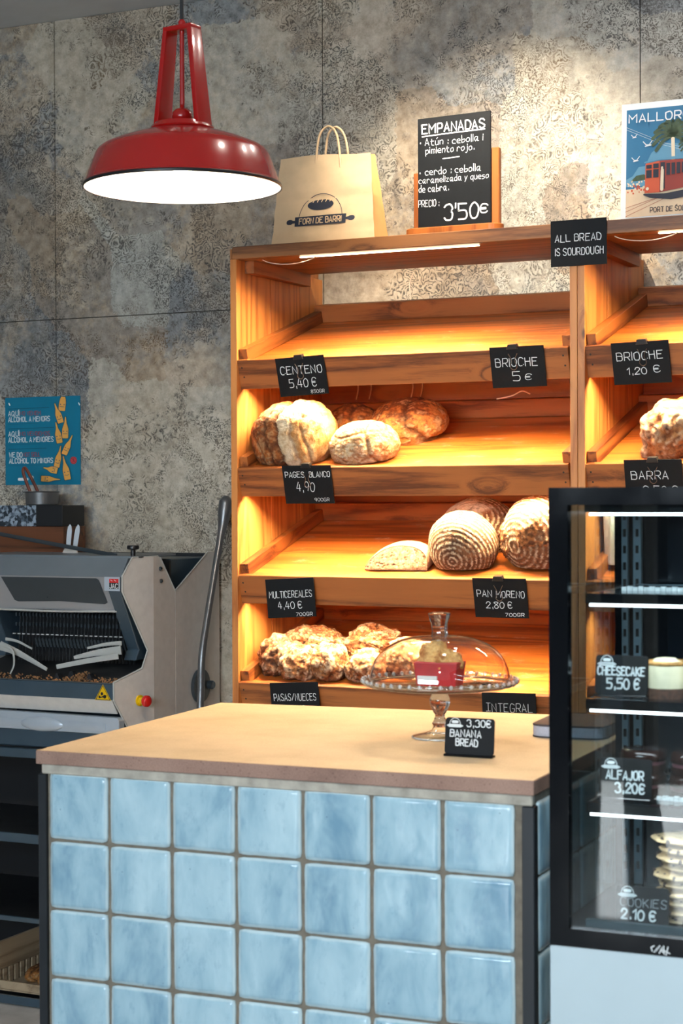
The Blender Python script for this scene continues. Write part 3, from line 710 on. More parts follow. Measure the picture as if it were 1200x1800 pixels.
place('pale raisin loaf seen through the left side of the glass dome', 3, -1.880, 4.44, (0.07, 0.062, 0.058), 'raisin', 18, group=g4)
place('cracked floury loaf on the second tray of the right shelf', 1, -1.115, 4.43, (0.098, 0.085, 0.092), 'raisin', 21, (0, -0.5, 0), name='bread_loaf')
# the cut half loaf: pale crumb face to the front
def half_loaf():
    cx, cy = -1.895, 4.412
    t_ = thing('half_loaf', 'cut half loaf showing its pale crumb, on the third tray', 'bread', (cx, cy, tz(2, cy)), (TILT, 0, 0.03))
    n = 48; prof = []
    for k in range(n + 1):
        a = pi * k / n; x = -cos(a) * 0.093; h = 0.062 * (sin(a) ** (1.25 if x < 0 else 0.62)) * (1 + 0.12 * (x / 0.093))
        prof.append((x, max(0.010, h)))
    def ring(y, sc, dz=0): return [(x * sc, y + 0.45 * z * sc * (1 - (y + 0.044) / 0.12), z * sc + dz) for x, z in prof]
    rows = [ring(-0.044, 0.96), ring(-0.040, 1.0), ring(-0.01, 1.0), ring(0.025, 0.92), ring(0.048, 0.72), ring(0.055, 0.4)]
    mb = MB(); ids = [[mb.av(p) for p in r_] for r_ in rows]
    for A, B in zip(ids, ids[1:]):
        for k in range(n): mb.af([A[k], A[k + 1], B[k + 1], B[k]])
    mb.af(ids[-1]); lo = [mb.av((p[0], p[1], 0)) for p in (rows[1][0], rows[1][-1])]
    mb.box(-0.084, 0.086, -0.036, 0.04, 0.0, 0.006)
    me = mb.mesh('crust_shell', 'all'); ca = me.color_attributes.new('crust', 'FLOAT_COLOR', 'POINT')
    for i, v_ in enumerate(me.vertices):
        c = mixc(L3(120, 78, 56), L3(160, 110, 76), 0.5 + fb(v_.co * 60)); ca.data[i].color = (*mixc(c, FLOUR, 0.3 * smooth(v_.co.z, 0.02, 0.05)), 1)
    part('crust_shell', me, M['crumb'], t_)
    # crumb face, a fine grid so that the holes have depth
    mb = MB(); cols = []; nx, nz = 110, 30
    gi = {}
    for i in range(nx + 1):
        fx = i / nx * n; k = min(n - 1, int(fx)); zt = prof[k][1] + (prof[k + 1][1] - prof[k][1]) * (fx - k); x = prof[k][0] + (prof[k + 1][0] - prof[k][0]) * (fx - k)
        for j in range(nz + 1):
            z = zt * j / nz; e = min(1.0, (zt - z) / 0.0045) * min(1.0, z / (0.006 + 0.010 * max(0.0, x / 0.09)))
            v1 = noise.voronoi(Vector((x * 110, 3, z * 160)))[0][0]; hole = smooth(0.27 - v1 + 0.16 * fb(Vector((x, 0, z)) * 40), 0.0, 0.07) * (1 if e > 0.8 else 0)
            gi[i, j] = mb.av((x * 0.955, -0.0452 + 0.45 * z + 0.0035 * hole + 0.001 * fb(Vector((x, 1, z)) * 120), 0.002 + z * 0.955))
            c = mixc(L3(164, 140, 112), L3(132, 106, 78), 0.4 + fb(Vector((x, 2, z)) * 70)); c = mixc(c, L3(120, 74, 44), hole * 0.85); cols.append(mixc(L3(84, 48, 32), c, e))
    for i in range(nx):
        for j in range(nz): mb.af([gi[i, j], gi[i + 1, j], gi[i + 1, j + 1], gi[i, j + 1]])
    me = mb.mesh('crumb_face', 'all'); ca = me.color_attributes.new('crust', 'FLOAT_COLOR', 'POINT')
    for i, c in enumerate(cols): ca.data[i].color = (*c, 1)
    part('crumb_face', me, M['crumb'], t_, label='pale speckled cut face')
half_loaf()

# ------------------------------------------------------------------ price signs on the shelves
def rr_poly(w_, h, r, seg=4, x=0, z=0):
    out = []
    for cx, cz, a0 in ((x + r, z + r, pi), (x + w_ - r, z + r, 1.5 * pi), (x + w_ - r, z + h - r, 0), (x + r, z + h - r, 0.5 * pi)):
        for k in range(seg + 1): a = a0 + pi / 2 * k / seg; out.append((cx + r * cos(a), cz + r * sin(a)))
    return out
def price_sign(label, x, z, rot, lean, lines, clip=None, w_=0.145, h=0.105, y=None):
    y = (YS - 0.0035 + 0.0) if y is None else y
    s_ = thing('price_sign', label, 'sign', (x, y, z), (lean, -radians(rot), 0), 'black chalk price signs on the bread shelves')
    part('sign_card', MB().prism([(0, -h), (w_, -h), (w_, 0), (0, 0)], -0.0022, 0.0, lambda a, b, t: (a, t, b)), M['slate'], s_, bevel=0.0005)
    mb = MB(); f = lambda a, b: (a, -0.00255, b)
    for k, (s, x0, z0, cap, wd, st) in enumerate(lines): write(mb, s, x0 + wd * 0.03, z0 + cap * 0.06, cap * 0.86, wd * 0.94, st * 0.74, f, seed=k + int(abs(x) * 100))
    part('chalk_writing', mb, M['chalk'], s_)
    if clip is not None:
        c_ = MB(); c_.prism([(clip - 0.015, -0.007), (clip + 0.015, -0.007), (clip + 0.011, 0.006), (clip - 0.011, 0.006)], -0.006, 0.010, lambda a, b, t: (a, t, b))
        part('clip', c_, M['clip'], s_, bevel=0.001)
        wv = MB(); pts = [(clip - 0.012, -0.018), (clip - 0.004, -0.036), (clip - 0.009, -0.052), (clip, -0.060), (clip + 0.009, -0.052), (clip + 0.004, -0.036), (clip + 0.012, -0.018)]
        wv.tube([(a, -0.0042, b) for a, b in _cr(pts, 4)], 0.0009, 6)
        part('clip_wire', wv, M['clipwire'], s_)
    return s_
q = radians(14)
price_sign('black chalk sign reading CENTENO 5,40 €, left end of the first tray', -2.212, 1.847, 2.4, q, [('CENTENO', 0.008, -0.047, 0.024, 0.130, 0.0026), ('5,40 €', 0.030, -0.083, 0.026, 0.085, 0.0026), ('850GR', 0.092, -0.101, 0.010, 0.042, 0.0012)], 0.070)
price_sign('black chalk sign reading BRIOCHE 5 €, right end of the first tray', -1.599, 1.853, 0.5, q, [('BRIOCHE', 0.010, -0.052, 0.024, 0.118, 0.0026), ('5', 0.056, -0.090, 0.027, 0.020, 0.0028), ('€', 0.089, -0.087, 0.017, 0.017, 0.0022)], 0.062)
price_sign('black chalk sign reading BRIOCHE 1,20 €, on the right shelf', -1.280, 1.851, 1.2, q, [('BRIOCHE', 0.009, -0.046, 0.023, 0.122, 0.0026), ('1,20', 0.034, -0.081, 0.019, 0.052, 0.0026), ('€', 0.103, -0.079, 0.019, 0.016, 0.0024)], 0.078)
price_sign('black chalk sign reading PAGES BLANCO 4,90, left end of the second tray', -2.193, 1.559, 0.2, q, [('PAGES', 0.006, -0.033, 0.017, 0.060, 0.0024), ('BLANCO', 0.078, -0.033, 0.017, 0.064, 0.0024), ('4,90', 0.036, -0.072, 0.028, 0.056, 0.0024), ('900GR', 0.086, -0.099, 0.010, 0.046, 0.0014)], 0.072)
price_sign('black chalk sign reading BARRA 2,50 €, cut off by the top of the display case', -1.248, 1.563, 0, q, [('BARRA', 0.014, -0.050, 0.023, 0.098, 0.0026), ('2,50 €', 0.042, -0.088, 0.023, 0.092, 0.0026)], 0.072)
price_sign('black chalk sign reading MULTICEREALES 4,40 €, left end of the third tray', -2.245, 1.252, 3.3, 0.06, [('MULTICEREALES', 0.005, -0.052, 0.020, 0.136, 0.0022), ('4,40 €', 0.031, -0.082, 0.021, 0.076, 0.0024), ('700GR', 0.084, -0.102, 0.010, 0.052, 0.0016)])
price_sign('black chalk sign reading PAN MORENO 2,80 €, right end of the third tray', -1.648, 1.266, 0.0, q, [('PAN', 0.009, -0.050, 0.020, 0.042, 0.0024), ('MORENO', 0.060, -0.052, 0.020, 0.080, 0.0024), ('2,80 €', 0.030, -0.080, 0.019, 0.074, 0.0024), ('700GR', 0.080, -0.101, 0.010, 0.054, 0.0018)], 0.070)
price_sign('black chalk sign reading PASAS/NUECES 4,40 €, left end of the fourth tray', -2.233, 0.973, 3.5, 0.06, [('PASAS/NUECES', 0.006, -0.050, 0.021, 0.134, 0.0022), ('4,40 €', 0.034, -0.084, 0.022, 0.070, 0.0024)])
price_sign('black chalk sign reading INTEGRAL, behind the foot of the glass cake stand', -1.623, 0.974, 1.2, 0.05, [('|NTEGRAL', 0.007, -0.050, 0.024, 0.132, 0.0015), ('4,20 400%', 0.034, -0.082, 0.018, 0.098, 0.0015)])
price_sign('black chalk sign reading ALL BREAD IS SOURDOUGH, at the top where the shelves meet', -1.434, 2.162, 0.3, 0.0, [('ALL BREAD', 0.008, -0.055, 0.020, 0.126, 0.0026), ('IS SOURDOUGH', 0.008, -0.089, 0.020, 0.132, 0.0026)], h=0.115)

# ------------------------------------------------------------------ things on top of the shelf
TZ = 2.156
def paper_bag():
    X0, X1, Y0, Y1, H = -2.262, -1.952, 4.37, 4.47, 0.248
    org = Vector(((X0 + X1) / 2, (Y0 + Y1) / 2, TZ)); w_ = X1 - X0
    t_ = thing('paper_bag', 'brown kraft paper bag with twisted handles and a printed rolling pin logo', 'bag', org)
    def P(u, v_, side):     # u across 0..1, v up 0..1; side front/back
        tp = 0.013 * v_; x = -w_ / 2 + tp + u * (w_ - 2 * tp - 0.012 * v_)
        dep = 0.05 * (1 - v_ * 0.72)
        cr_ = 0.004 * exp(-((v_ - 0.52) / 0.03) ** 2) + 0.003 * exp(-((v_ - 0.17) / 0.03) ** 2)
        nz = 0.006 * fb(Vector((u * 2.2, v_ * 3, side)), 1, 3)
        return (x, side * (dep - cr_) + nz, v_ * H + 0.004 * sin(u * 5) * (v_ > 0.98))
    mb = MB(); nu, nv = 26, 22
    for side in (-1, 1):
        g = {(i, j): mb.av(P(i / nu, j / nv, side)) for i in range(nu + 1) for j in range(nv + 1)}
        for i in range(nu):
            for j in range(nv):
                f_ = [g[i, j], g[i + 1, j], g[i + 1, j + 1], g[i, j + 1]]; mb.af(f_ if side < 0 else f_[::-1])
    part('bag_body', mb, M['kraft'], t_, smooth='all', keep=True)
    for uu in (0, 1):        # folded gussets
        mb = MB()
        a = [mb.av(P(uu, j / nv, -1)) for j in range(nv + 1)]; b = [mb.av(Vector(P(uu, j / nv, -1)) * 0.5 + Vector(P(uu, j / nv, 1)) * 0.5 + Vector(((-1 if uu else 1) * 0.020 * (j / nv), 0, 0))) for j in range(nv + 1)]; c_ = [mb.av(P(uu, j / nv, 1)) for j in range(nv + 1)]
        for j in range(nv): mb.af([a[j], b[j], b[j + 1], a[j + 1]]); mb.af([b[j], c_[j], c_[j + 1], b[j + 1]])
        part('gusset', mb, M['kraft_side'], t_, smooth=True)
    part('bag_base', MB().box(-w_ / 2 + 0.001, w_ / 2 - 0.001, -0.049, 0.049, 0.0, 0.002), M['kraft'], t_)
    for side, dx in ((-1, 0.0), (1, 0.012)):
        pts = [(-0.036 + dx, side * 0.014, 0.20), (-0.030 + dx, side * 0.015, 0.27), (-0.020 + dx, side * 0.012, 0.312), (0.004 + dx, side * 0.010, 0.327), (0.026 + dx, side * 0.012, 0.305), (0.036 + dx, side * 0.014, 0.26), (0.040 + dx, side * 0.014, 0.20)]
        part('handle', MB().tube(_cr3(pts, 5), 0.0034, 8), M['kraft'], t_, smooth='all')
    # printed logo: arc, loaf, rolling pin with the shop name
    def F(a, b):
        u = (a + w_ / 2) / w_; p = Vector(P(u, b / H, -1)); return (a, p.y - 0.0012, b)
    mb = MB(); cx, cz = -0.010, 0.086
    ribbon(mb, [(cx + 0.066 * cos(t), cz - 0.012 + 0.068 * sin(t)) for t in [pi * k / 24 for k in range(25)]], 0.0018, F)
    for k in range(12):   # pin body as strips so it follows the paper
        a0, a1 = cx - 0.078 + 0.156 * k / 12, cx - 0.078 + 0.156 * (k + 1) / 12
        mb.poly([F(a0, cz - 0.030), F(a1, cz - 0.030), F(a1, cz - 0.004), F(a0, cz - 0.004)])
    for sg in (-1, 1):
        ribbon(mb, [(cx + sg * 0.080, cz - 0.017), (cx + sg * 0.088, cz - 0.017)], 0.008, F); ribbon(mb, [(cx + sg * 0.090, cz - 0.017), (cx + sg * 0.097, cz - 0.017)], 0.014, F)
    el = [(cx - 0.002 + 0.040 * cos(t), cz + 0.026 + 0.015 * sin(t)) for t in [2 * pi * k / 28 for k in range(28)]]
    cc = mb.av(F(cx - 0.002, cz + 0.026)); ei = [mb.av(F(*p)) for p in el]
    for k in range(28): mb.af([cc, ei[k], ei[(k + 1) % 28]])
    part('printed_logo', mb, M['inkblue'], t_)
    mb = MB(); F2 = lambda a, b: (a, F(a, b)[1] - 0.0009, b)
    write(mb, 'FORN DE BARRI', cx - 0.064, cz - 0.0245, 0.0150, 0.128, 0.0026, F2, jit=0)
    part('logo_lettering', mb, M['kraft'], t_)
    mb = MB()
    for k in range(5): ribbon(mb, [(cx - 0.026 + 0.013 * k, cz + 0.034), (cx - 0.022 + 0.013 * k, cz + 0.043)], 0.0026, F2)
    part('logo_loaf_slashes', mb, M['kraft'], t_)
paper_bag()

def menu_board():
    bx, by = -1.741, 4.42
    st = thing('board_stand', 'wooden stand with two slotted posts on top of the shelf', 'stand', (bx, by, TZ))
    base = [(x, z) for x, z in rr_poly(0.272, 0.062, 0.030, 6, -0.137, -0.031)]
    part('base', MB().prism(base, 0.0, 0.030, lambda a, b, t: (a, b, t)), M['stand'], st, bevel=0.002)
    for xa, xb, zt in ((-0.119, -0.100, 0.181), (0.101, 0.124, 0.231)):
        part('post', MB().box(xa, xb, 0.001, 0.018, 0.030, zt), M['stand'], st, bevel=0.002)
    b = thing('menu_board', 'tall blackboard listing EMPANADAS at 3\'50€, held in the wooden stand', 'sign', (bx - 0.103, by - 0.006, TZ + 0.0305))
    part('slate', MB().prism([(0, 0), (0.206, 0), (0.206, 0.296), (0, 0.292)], 0.0, 0.0055, lambda a, b_, t: (a, t, b_)), M['slate'], b, bevel=0.0008)
    mb = MB(); f = lambda a, z: (a, -0.0004, z); H = 0.296
    def L(s, px, py, wpx, hpx, st, jit=0.25, slope=0.0):   # sign image of 128 x 190 pixels over 0.206 x 0.296 m
        write(mb, s, (px) * 0.206 / 126, H - (py) * 0.296 / 190, hpx * 0.296 / 190, wpx * 0.206 / 126, st, f, slope=slope, jit=jit, seed=int(py))
    L('EMPANADAS', 8, 28, 108, 15, 0.0036)
    ribbon(mb, [(0.013, H - 0.052), (0.09, H - 0.049), (0.190, H - 0.047)], 0.0030, f)
    L('*', 3, 45, 2, 8, 0.0030); L('Atún : cebolla i', 13, 49, 100, 12, 0.0016); L('pimiento rojo.', 14, 63, 84, 12, 0.0016)
    ribbon(mb, [(0.072, H - 0.115), (0.118, H - 0.113)], 0.0026, f)
    L('*', 2, 96, 2, 8, 0.0030); L('cerdo : cebolla', 13, 99, 96, 12, 0.0017); L('caramelizada y queso', 2, 113, 120, 11, 0.0015); L('de cabra.', 2, 128, 52, 12, 0.0016)
    L('PRECIO :', 1, 153, 36, 11, 0.0015)
    L("3'50", 46, 178, 58, 26, 0.0042); L('€', 108, 170, 12, 14, 0.0034)
    part('chalk_writing', mb, M['chalk'], b)
menu_board()

def tram_card():
    x0, z0, W_, H_ = -1.291, TZ, 0.222, 0.312
    c_ = thing('travel_poster', 'white bordered travel print of an orange tram and palm, headed MALLORCA', 'poster', (x0, 4.42, z0), (radians(-3), 0, 0))
    part('card', MB().box(0, W_, 0, 0.003, 0, H_), M['postwhite'], c_)
    Yp = [-0.0004]
    def lay(): Yp[0] -= 0.00022; return Yp[0]
    def area(pts, mat, nm='print_area'):
        y = lay(); part(nm, MB().poly([(a, y, b) for a, b in pts]), M[mat], c_)
    a0, a1, b0, b1 = 0.013, W_ - 0.013, 0.022, H_ - 0.016
    area([(a0, b0), (a1, b0), (a1, b1), (a0, b1)], 'sky', 'print_sky')
    area([(a0, 0.118), (0.03, 0.126), (0.045, 0.148), (0.062, 0.150), (0.078, 0.182), (0.11, 0.205), (0.15, 0.20), (a1, 0.22), (a1, 0.1), (a0, 0.1)], 'cloud')
    area([(a0, b0), (a1, b0), (a1, 0.10), (a0, 0.096)], 'sand', 'print_ground')
    area([(a0, 0.093), (0.05, 0.094), (0.05, 0.103), (a0, 0.100)], 'sky', 'print_sea')
    area([(0.025, 0.113), (0.04, 0.127), (0.06, 0.129), (0.075, 0.115)], 'printgreen', 'print_hill')
    mb = MB(); y = lay(); rg = random.Random(3)
    for k in range(26):
        xx, zz, r = a0 + 0.004 + rg.random() * 0.052, 0.083 + rg.random() * 0.030, 0.0016 + rg.random() * 0.0014
        mb.poly([(xx + r * cos(t), y, zz + r * 1.2 * sin(t)) for t in (0, 1.3, 2.6, 3.9, 5.2)])
    part('print_crowd', mb, M['printcream'], c_)
    mb = MB(); y = lay()
    for k in range(16):
        xx, zz, r = a0 + 0.004 + rg.random() * 0.05, 0.080 + rg.random() * 0.030, 0.0016 + rg.random() * 0.0014
        mb.poly([(xx + r * cos(t), y, zz + r * 1.2 * sin(t)) for t in (0, 1.3, 2.6, 3.9, 5.2)])
    part('print_crowd', mb, M['tram'], c_)
    f = lambda a, b: (a, y, b)
    y = lay(); mb = MB()                       # rails and overhead wires
    for p in (((a0, 0.046), (0.09, 0.066)), ((a0, 0.036), (0.10, 0.068)), ((a0, 0.024), (0.14, 0.075))): ribbon(mb, p, 0.0010, f)
    part('print_rails', mb, M['tramdark'], c_)
    y = lay(); mb = MB()
    for d in (0, 0.006): ribbon(mb, [(a0, 0.252 - d), (0.11, 0.205 - d), (a1, 0.172 - d)], 0.0006, f)
    for bx, bz, s_ in ((0.033, 0.226, 0.7), (0.068, 0.203, 1.1), (0.037, 0.166, 0.9)):
        ribbon(mb, [(bx - 0.010 * s_, bz + 0.008 * s_), (bx - 0.003 * s_, bz), (bx + 0.004 * s_, bz), (bx + 0.012 * s_, bz + 0.010 * s_)], 0.0022 * s_, f); ribbon(mb, [(bx - 0.005 * s_, bz - 0.003 * s_), (bx + 0.008 * s_, bz - 0.001)], 0.0026 * s_, f)
    part('print_gulls', mb, M['postwhite'], c_)
    # palms
    y = lay(); mb = MB(); ribbon(mb, [(0.136, 0.12), (0.133, 0.22)], 0.009, f); ribbon(mb, [(0.176, 0.12), (0.176, 0.20)], 0.006, f); part('print_trunk', mb, M['printcream'], c_)
    y = lay(); mb = MB()
    for cx, cz, s_ in ((0.133, 0.222, 1.0), (0.178, 0.20, 0.55)):
        for k in range(13):
            a = radians(-35 + 250 * k / 12); L_ = 0.052 * s_
            ribbon(mb, _cr([(cx, cz), (cx + L_ * 0.55 * cos(a), cz + L_ * 0.6 * sin(a) + 0.006 * s_), (cx + L_ * cos(a), cz + L_ * 0.85 * sin(a) - 0.010 * s_)], 4), 0.0085 * s_, f)
    part('print_palm', mb, M['printgreen'], c_)
    # tram
    area([(0.062, 0.080), (0.100, 0.080), (0.100, 0.160), (0.064, 0.155)], 'tram', 'print_tram')
    area([(0.100, 0.080), (a1, 0.094), (a1, 0.160), (0.100, 0.160)], 'tramdark', 'print_tram')
    area([(0.060, 0.079), (0.112, 0.076), (a1, 0.088), (a1, 0.070), (0.13, 0.060), (0.075, 0.068), (0.058, 0.076)], 'printdark', 'print_undercarriage')
    area([(0.060, 0.156), (0.100, 0.162), (a1, 0.160), (a1, 0.168), (0.105, 0.168), (0.062, 0.160)], 'cloud', 'print_roof')
    for (p0, p1, q0, q1) in ((0.066, 0.080, 0.118, 0.138), (0.084, 0.098, 0.118, 0.139), (0.066, 0.080, 0.142, 0.151), (0.084, 0.098, 0.142, 0.153), (0.103, 0.114, 0.088, 0.155), (0.118, 0.127, 0.122, 0.152), (0.131, 0.140, 0.123, 0.152), (0.144, 0.153, 0.124, 0.152), (0.157, 0.166, 0.125, 0.152), (0.170, 0.179, 0.126, 0.152), (0.183, 0.192, 0.127, 0.152)):
        area([(p0, q0), (p1, q0), (p1, q1), (p0, q1)], 'printdark', 'print_window')
    y = lay(); mb = MB(); ribbon(mb, [(0.107, 0.086), (0.108, 0.135)], 0.008, f); ribbon(mb, [(0.107, 0.139), (0.1075, 0.142)], 0.005, f)
    ribbon(mb, [(0.070, 0.090), (0.0702, 0.0906)], 0.008, f); part('print_figure', mb, M['printcream'], c_)
    y = lay(); mb = MB(); write(mb, 'MALLORCA', 0.021, H_ - 0.050, 0.020, 0.178, 0.0032, f, jit=0); part('heading', mb, M['postwhite'], c_)
    y = lay(); mb = MB(); write(mb, 'PORT DE SOLLER', 0.078, 0.030, 0.012, 0.116, 0.0018, f, jit=0); ribbon(mb, [(0.143, 0.0435), (0.147, 0.046)], 0.0014, f); part('caption', mb, M['printdark'], c_)
tram_card()

# ------------------------------------------------------------------ pendant lamp
def pendant():
    lx, ly, lz = -1.920, 3.304, 2.132
    t_ = thing('pendant_lamp', 'red enamel factory pendant lamp with white inside hanging over the counter', 'lamp', (lx, ly, lz), (0, 0, radians(-33) + YAW))
    part('shade', MB().lathe([(0.2085, 0.000), (0.2105, 0.003), (0.2095, 0.007), (0.2055, 0.010), (0.197, 0.036), (0.184, 0.070), (0.178, 0.079), (0.168, 0.086), (0.135, 0.100), (0.10, 0.112), (0.078, 0.118), (0.062, 0.121), (0.0, 0.1215)], n=96), M['red'], t_, smooth=28)
    part('shade_lining', MB().lathe([(0.2075, 0.0005), (0.204, 0.008), (0.195, 0.034), (0.182, 0.068), (0.176, 0.076), (0.166, 0.083), (0.134, 0.097), (0.08, 0.114), (0.0, 0.118)], n=96), M['white_enamel'], t_, smooth=28, label='white enamel inside')
    part('rim', MB().lathe([(0.2075, 0.0005), (0.2082, -0.0015), (0.2105, -0.0010), (0.2112, 0.0035), (0.2098, 0.006)], n=96), M['black'], t_, smooth='all')
    part('collar', MB().lathe([(0.0, 0.1215), (0.066, 0.1215), (0.068, 0.125), (0.066, 0.130), (0.060, 0.1305), (0.058, 0.136), (0.030, 0.139), (0.026, 0.142), (0, 0.142)], n=48), M['red'], t_, smooth=30)
    part('knob', MB().lathe([(0.0, 0.141), (0.020, 0.142), (0.0225, 0.150), (0.021, 0.160), (0.014, 0.167), (0.006, 0.169), (0.005, 0.176), (0, 0.177)], n=28), M['red'], t_, smooth='all')
    for sg in (-1, 1):
        b_ = MB(); hw0, hw1 = 0.024, 0.019
        b_.hexa([(sg * 0.049, -hw0, 0.128), (sg * 0.0615, -hw0, 0.128), (sg * 0.0615, hw0, 0.128), (sg * 0.049, hw0, 0.128), (sg * 0.026, -hw1, 0.335), (sg * 0.0375, -hw1, 0.335), (sg * 0.0375, hw1, 0.335), (sg * 0.026, hw1, 0.335)])
        part('bracket_arm', b_, M['red'], t_, bevel=0.0025, seg=2, smooth=30)
    part('bracket_top', MB().box(-0.0375, 0.0375, -0.019, 0.019, 0.331, 0.342), M['red'], t_, bevel=0.0025, seg=2, smooth=30)
    part('cable_gland', MB().lathe([(0, 0.342), (0.008, 0.342), (0.008, 0.352), (0.005, 0.356), (0, 0.356)], n=16), M['red'], t_, smooth=30)
    part('inner_rod', MB().tube([(0, 0, 0.176), (0, 0, 0.332)], 0.0050, 12), M['red'], t_, smooth=30)
    part('cable', MB().tube([(0, 0, 0.356), (0, 0, RZ - lz)], 0.0042, 10), M['cable'], t_, smooth=30)
    part('bulb', MB().lathe([(0, 0.030), (0.016, 0.033), (0.027, 0.045), (0.030, 0.060), (0.025, 0.076), (0.014, 0.090), (0.013, 0.112), (0, 0.113)], n=24), M['bulb'], t_, smooth='all')
    light('pendant_bulb_light', 'POINT', (lx, ly, lz + 0.02), 17, (1.0, 0.85, 0.66), shadow_soft_size=0.03)
pendant()

# ------------------------------------------------------------------ counter
CA, CR = Vector((-1.959, 2.809, 0)), radians(1.7)
def counter():
    t_ = thing('counter', 'service counter clad in pale blue glazed tiles with a sand coloured stone top', 'counter', CA, (0, 0, CR))
    W_, top = 0.978, 1.001
    c1, s1 = cos(-CR), sin(-CR)
    def loc(x, y): dx, dy = x - CA.x, y - CA.y; return (dx * c1 - dy * s1, dx * s1 + dy * c1)
    bl, br = loc(-2.015, 3.628), loc(-1.012, 3.735)
    outline = [(0.0, 0.0), (W_, 0.0), br, bl]
    mb = MB(); mb.prism(outline, top - 0.0255, top, lambda a, b, t: (a, b, t)); 
    for i, f_ in enumerate(mb.f): mb.mi[i] = 0 if i == 1 else 1
    me = mb.mesh('stone_top', bevel=0.0014)
    for p_ in me.polygons: p_.material_index = 0 if (p_.normal.z > 0.95) else 1
    part('stone_top', me, [M['slab_top'], M['slab_edge']], t_)
    part('plaster_strip', MB().box(0.010, W_ - 0.004, 0.004, 0.02, top - 0.044, top - 0.0256), M['plaster'], t_, bevel=0.002)
    # body, with mortar face a little behind the tile faces
    mb = MB(); mb.hexa([(0.020, 0.012, 0), (W_ - 0.006, 0.012, 0), (br[0] - 0.01, br[1] - 0.05, 0), (bl[0] + 0.03, bl[1] - 0.05, 0), (0.020, 0.012, top - 0.0256), (W_ - 0.006, 0.012, top - 0.0256), (br[0] - 0.01, br[1] - 0.05, top - 0.0256), (bl[0] + 0.03, bl[1] - 0.05, top - 0.0256)])
    part('body', mb, M['grout'], t_)
    part('corner_profile', MB().box(0.9555, 0.9775, 0.0045, 0.026, 0.0, top - 0.045), M['post'], t_, bevel=0.0015)
    part('corner_profile', MB().box(0.0015, 0.0195, 0.0045, 0.030, 0.0, top - 0.045), M['post'], t_, bevel=0.0015)
    # tiles: pillowed mesh variants, front face outward (-y)
    def tile_mesh(k):
        rg = random.Random(50 + k); h = 0.0618
        mb = MB(); n = 8; g = {}
        for i in range(n + 1):
            for j in range(n + 1):
                a, b = -1 + 2 * i / n, -1 + 2 * j / n
                # stretch samples to the border so the pillow edge is tight
                a2 = math.copysign(abs(a) ** 0.6, a); b2 = math.copysign(abs(b) ** 0.6, b)
                e = max(abs(a2), abs(b2)); y = -0.0075 + 0.0022 * max(0, (e - 0.90) / 0.1) ** 2 + 0.0010 * fb(Vector((a2 * 1.2, b2 * 1.2, k * 5.0)), 1, 2)
                wx = 0.0011 * fb(Vector((b2 * 2, k * 3.0, 1.0))) if abs(a) == 1 else 0; wz = 0.0011 * fb(Vector((a2 * 2, k * 3.0, 7.0))) if abs(b) == 1 else 0
                cr_ = 0.0035 if abs(a) == 1 and abs(b) == 1 else 0
                g[i, j] = mb.av((a2 * h - math.copysign(cr_, a) * 0.5 + wx, y, b2 * h - math.copysign(cr_, b) * 0.5 + wz))
        for i in range(n):
            for j in range(n): mb.af([g[i, j], g[i + 1, j], g[i + 1, j + 1], g[i, j + 1]])
        rim = [(i, 0) for i in range(n)] + [(n, j) for j in range(n)] + [(i, n) for i in range(n, 0, -1)] + [(0, j) for j in range(n, 0, -1)]
        bk = {q_: mb.av((*(mb.v[g[q_]][0:1]), 0.0, mb.v[g[q_]][2])) for q_ in rim}
        for a, b in zip(rim, rim[1:] + rim[:1]): mb.af([g[b], g[a], bk[a], bk[b]])
        me = mb.mesh('tile', 'all', keep=False); me.materials.append(M['tile']); return me
    variants = [tile_mesh(k) for k in range(6)]
    rg = random.Random(11); pu, pz = 0.1317, 0.1295
    def put(loc_, rz):
        o = bpy.data.objects.new('tile', rg.choice(variants)); C.objects.link(o); o.parent = t_
        o.location = loc_; o.rotation_euler = (rg.uniform(-0.008, 0.008), rg.uniform(-0.006, 0.006) + rg.choice([0, 0, 0]), rz + rg.uniform(-0.008, 0.008))
    for r_ in range(7):
        zc = 0.8325 + 0.003 + 0.0617 - r_ * pz + 0.0005
        for c_ in range(7): put((0.0233 + pu * (c_ + 0.5) + rg.uniform(-0.0006, 0.0006), 0.012, zc + rg.uniform(-0.0006, 0.0006)), 0)
        for c_ in range(5): put((W_ - 0.0065 - (0.0008 if c_ < 2 else 0.0008) + 0.001 * c_ * 0, 0.031 + 0.0617 + pu * c_, zc), pi / 2)
counter()
CTOP = 1.001

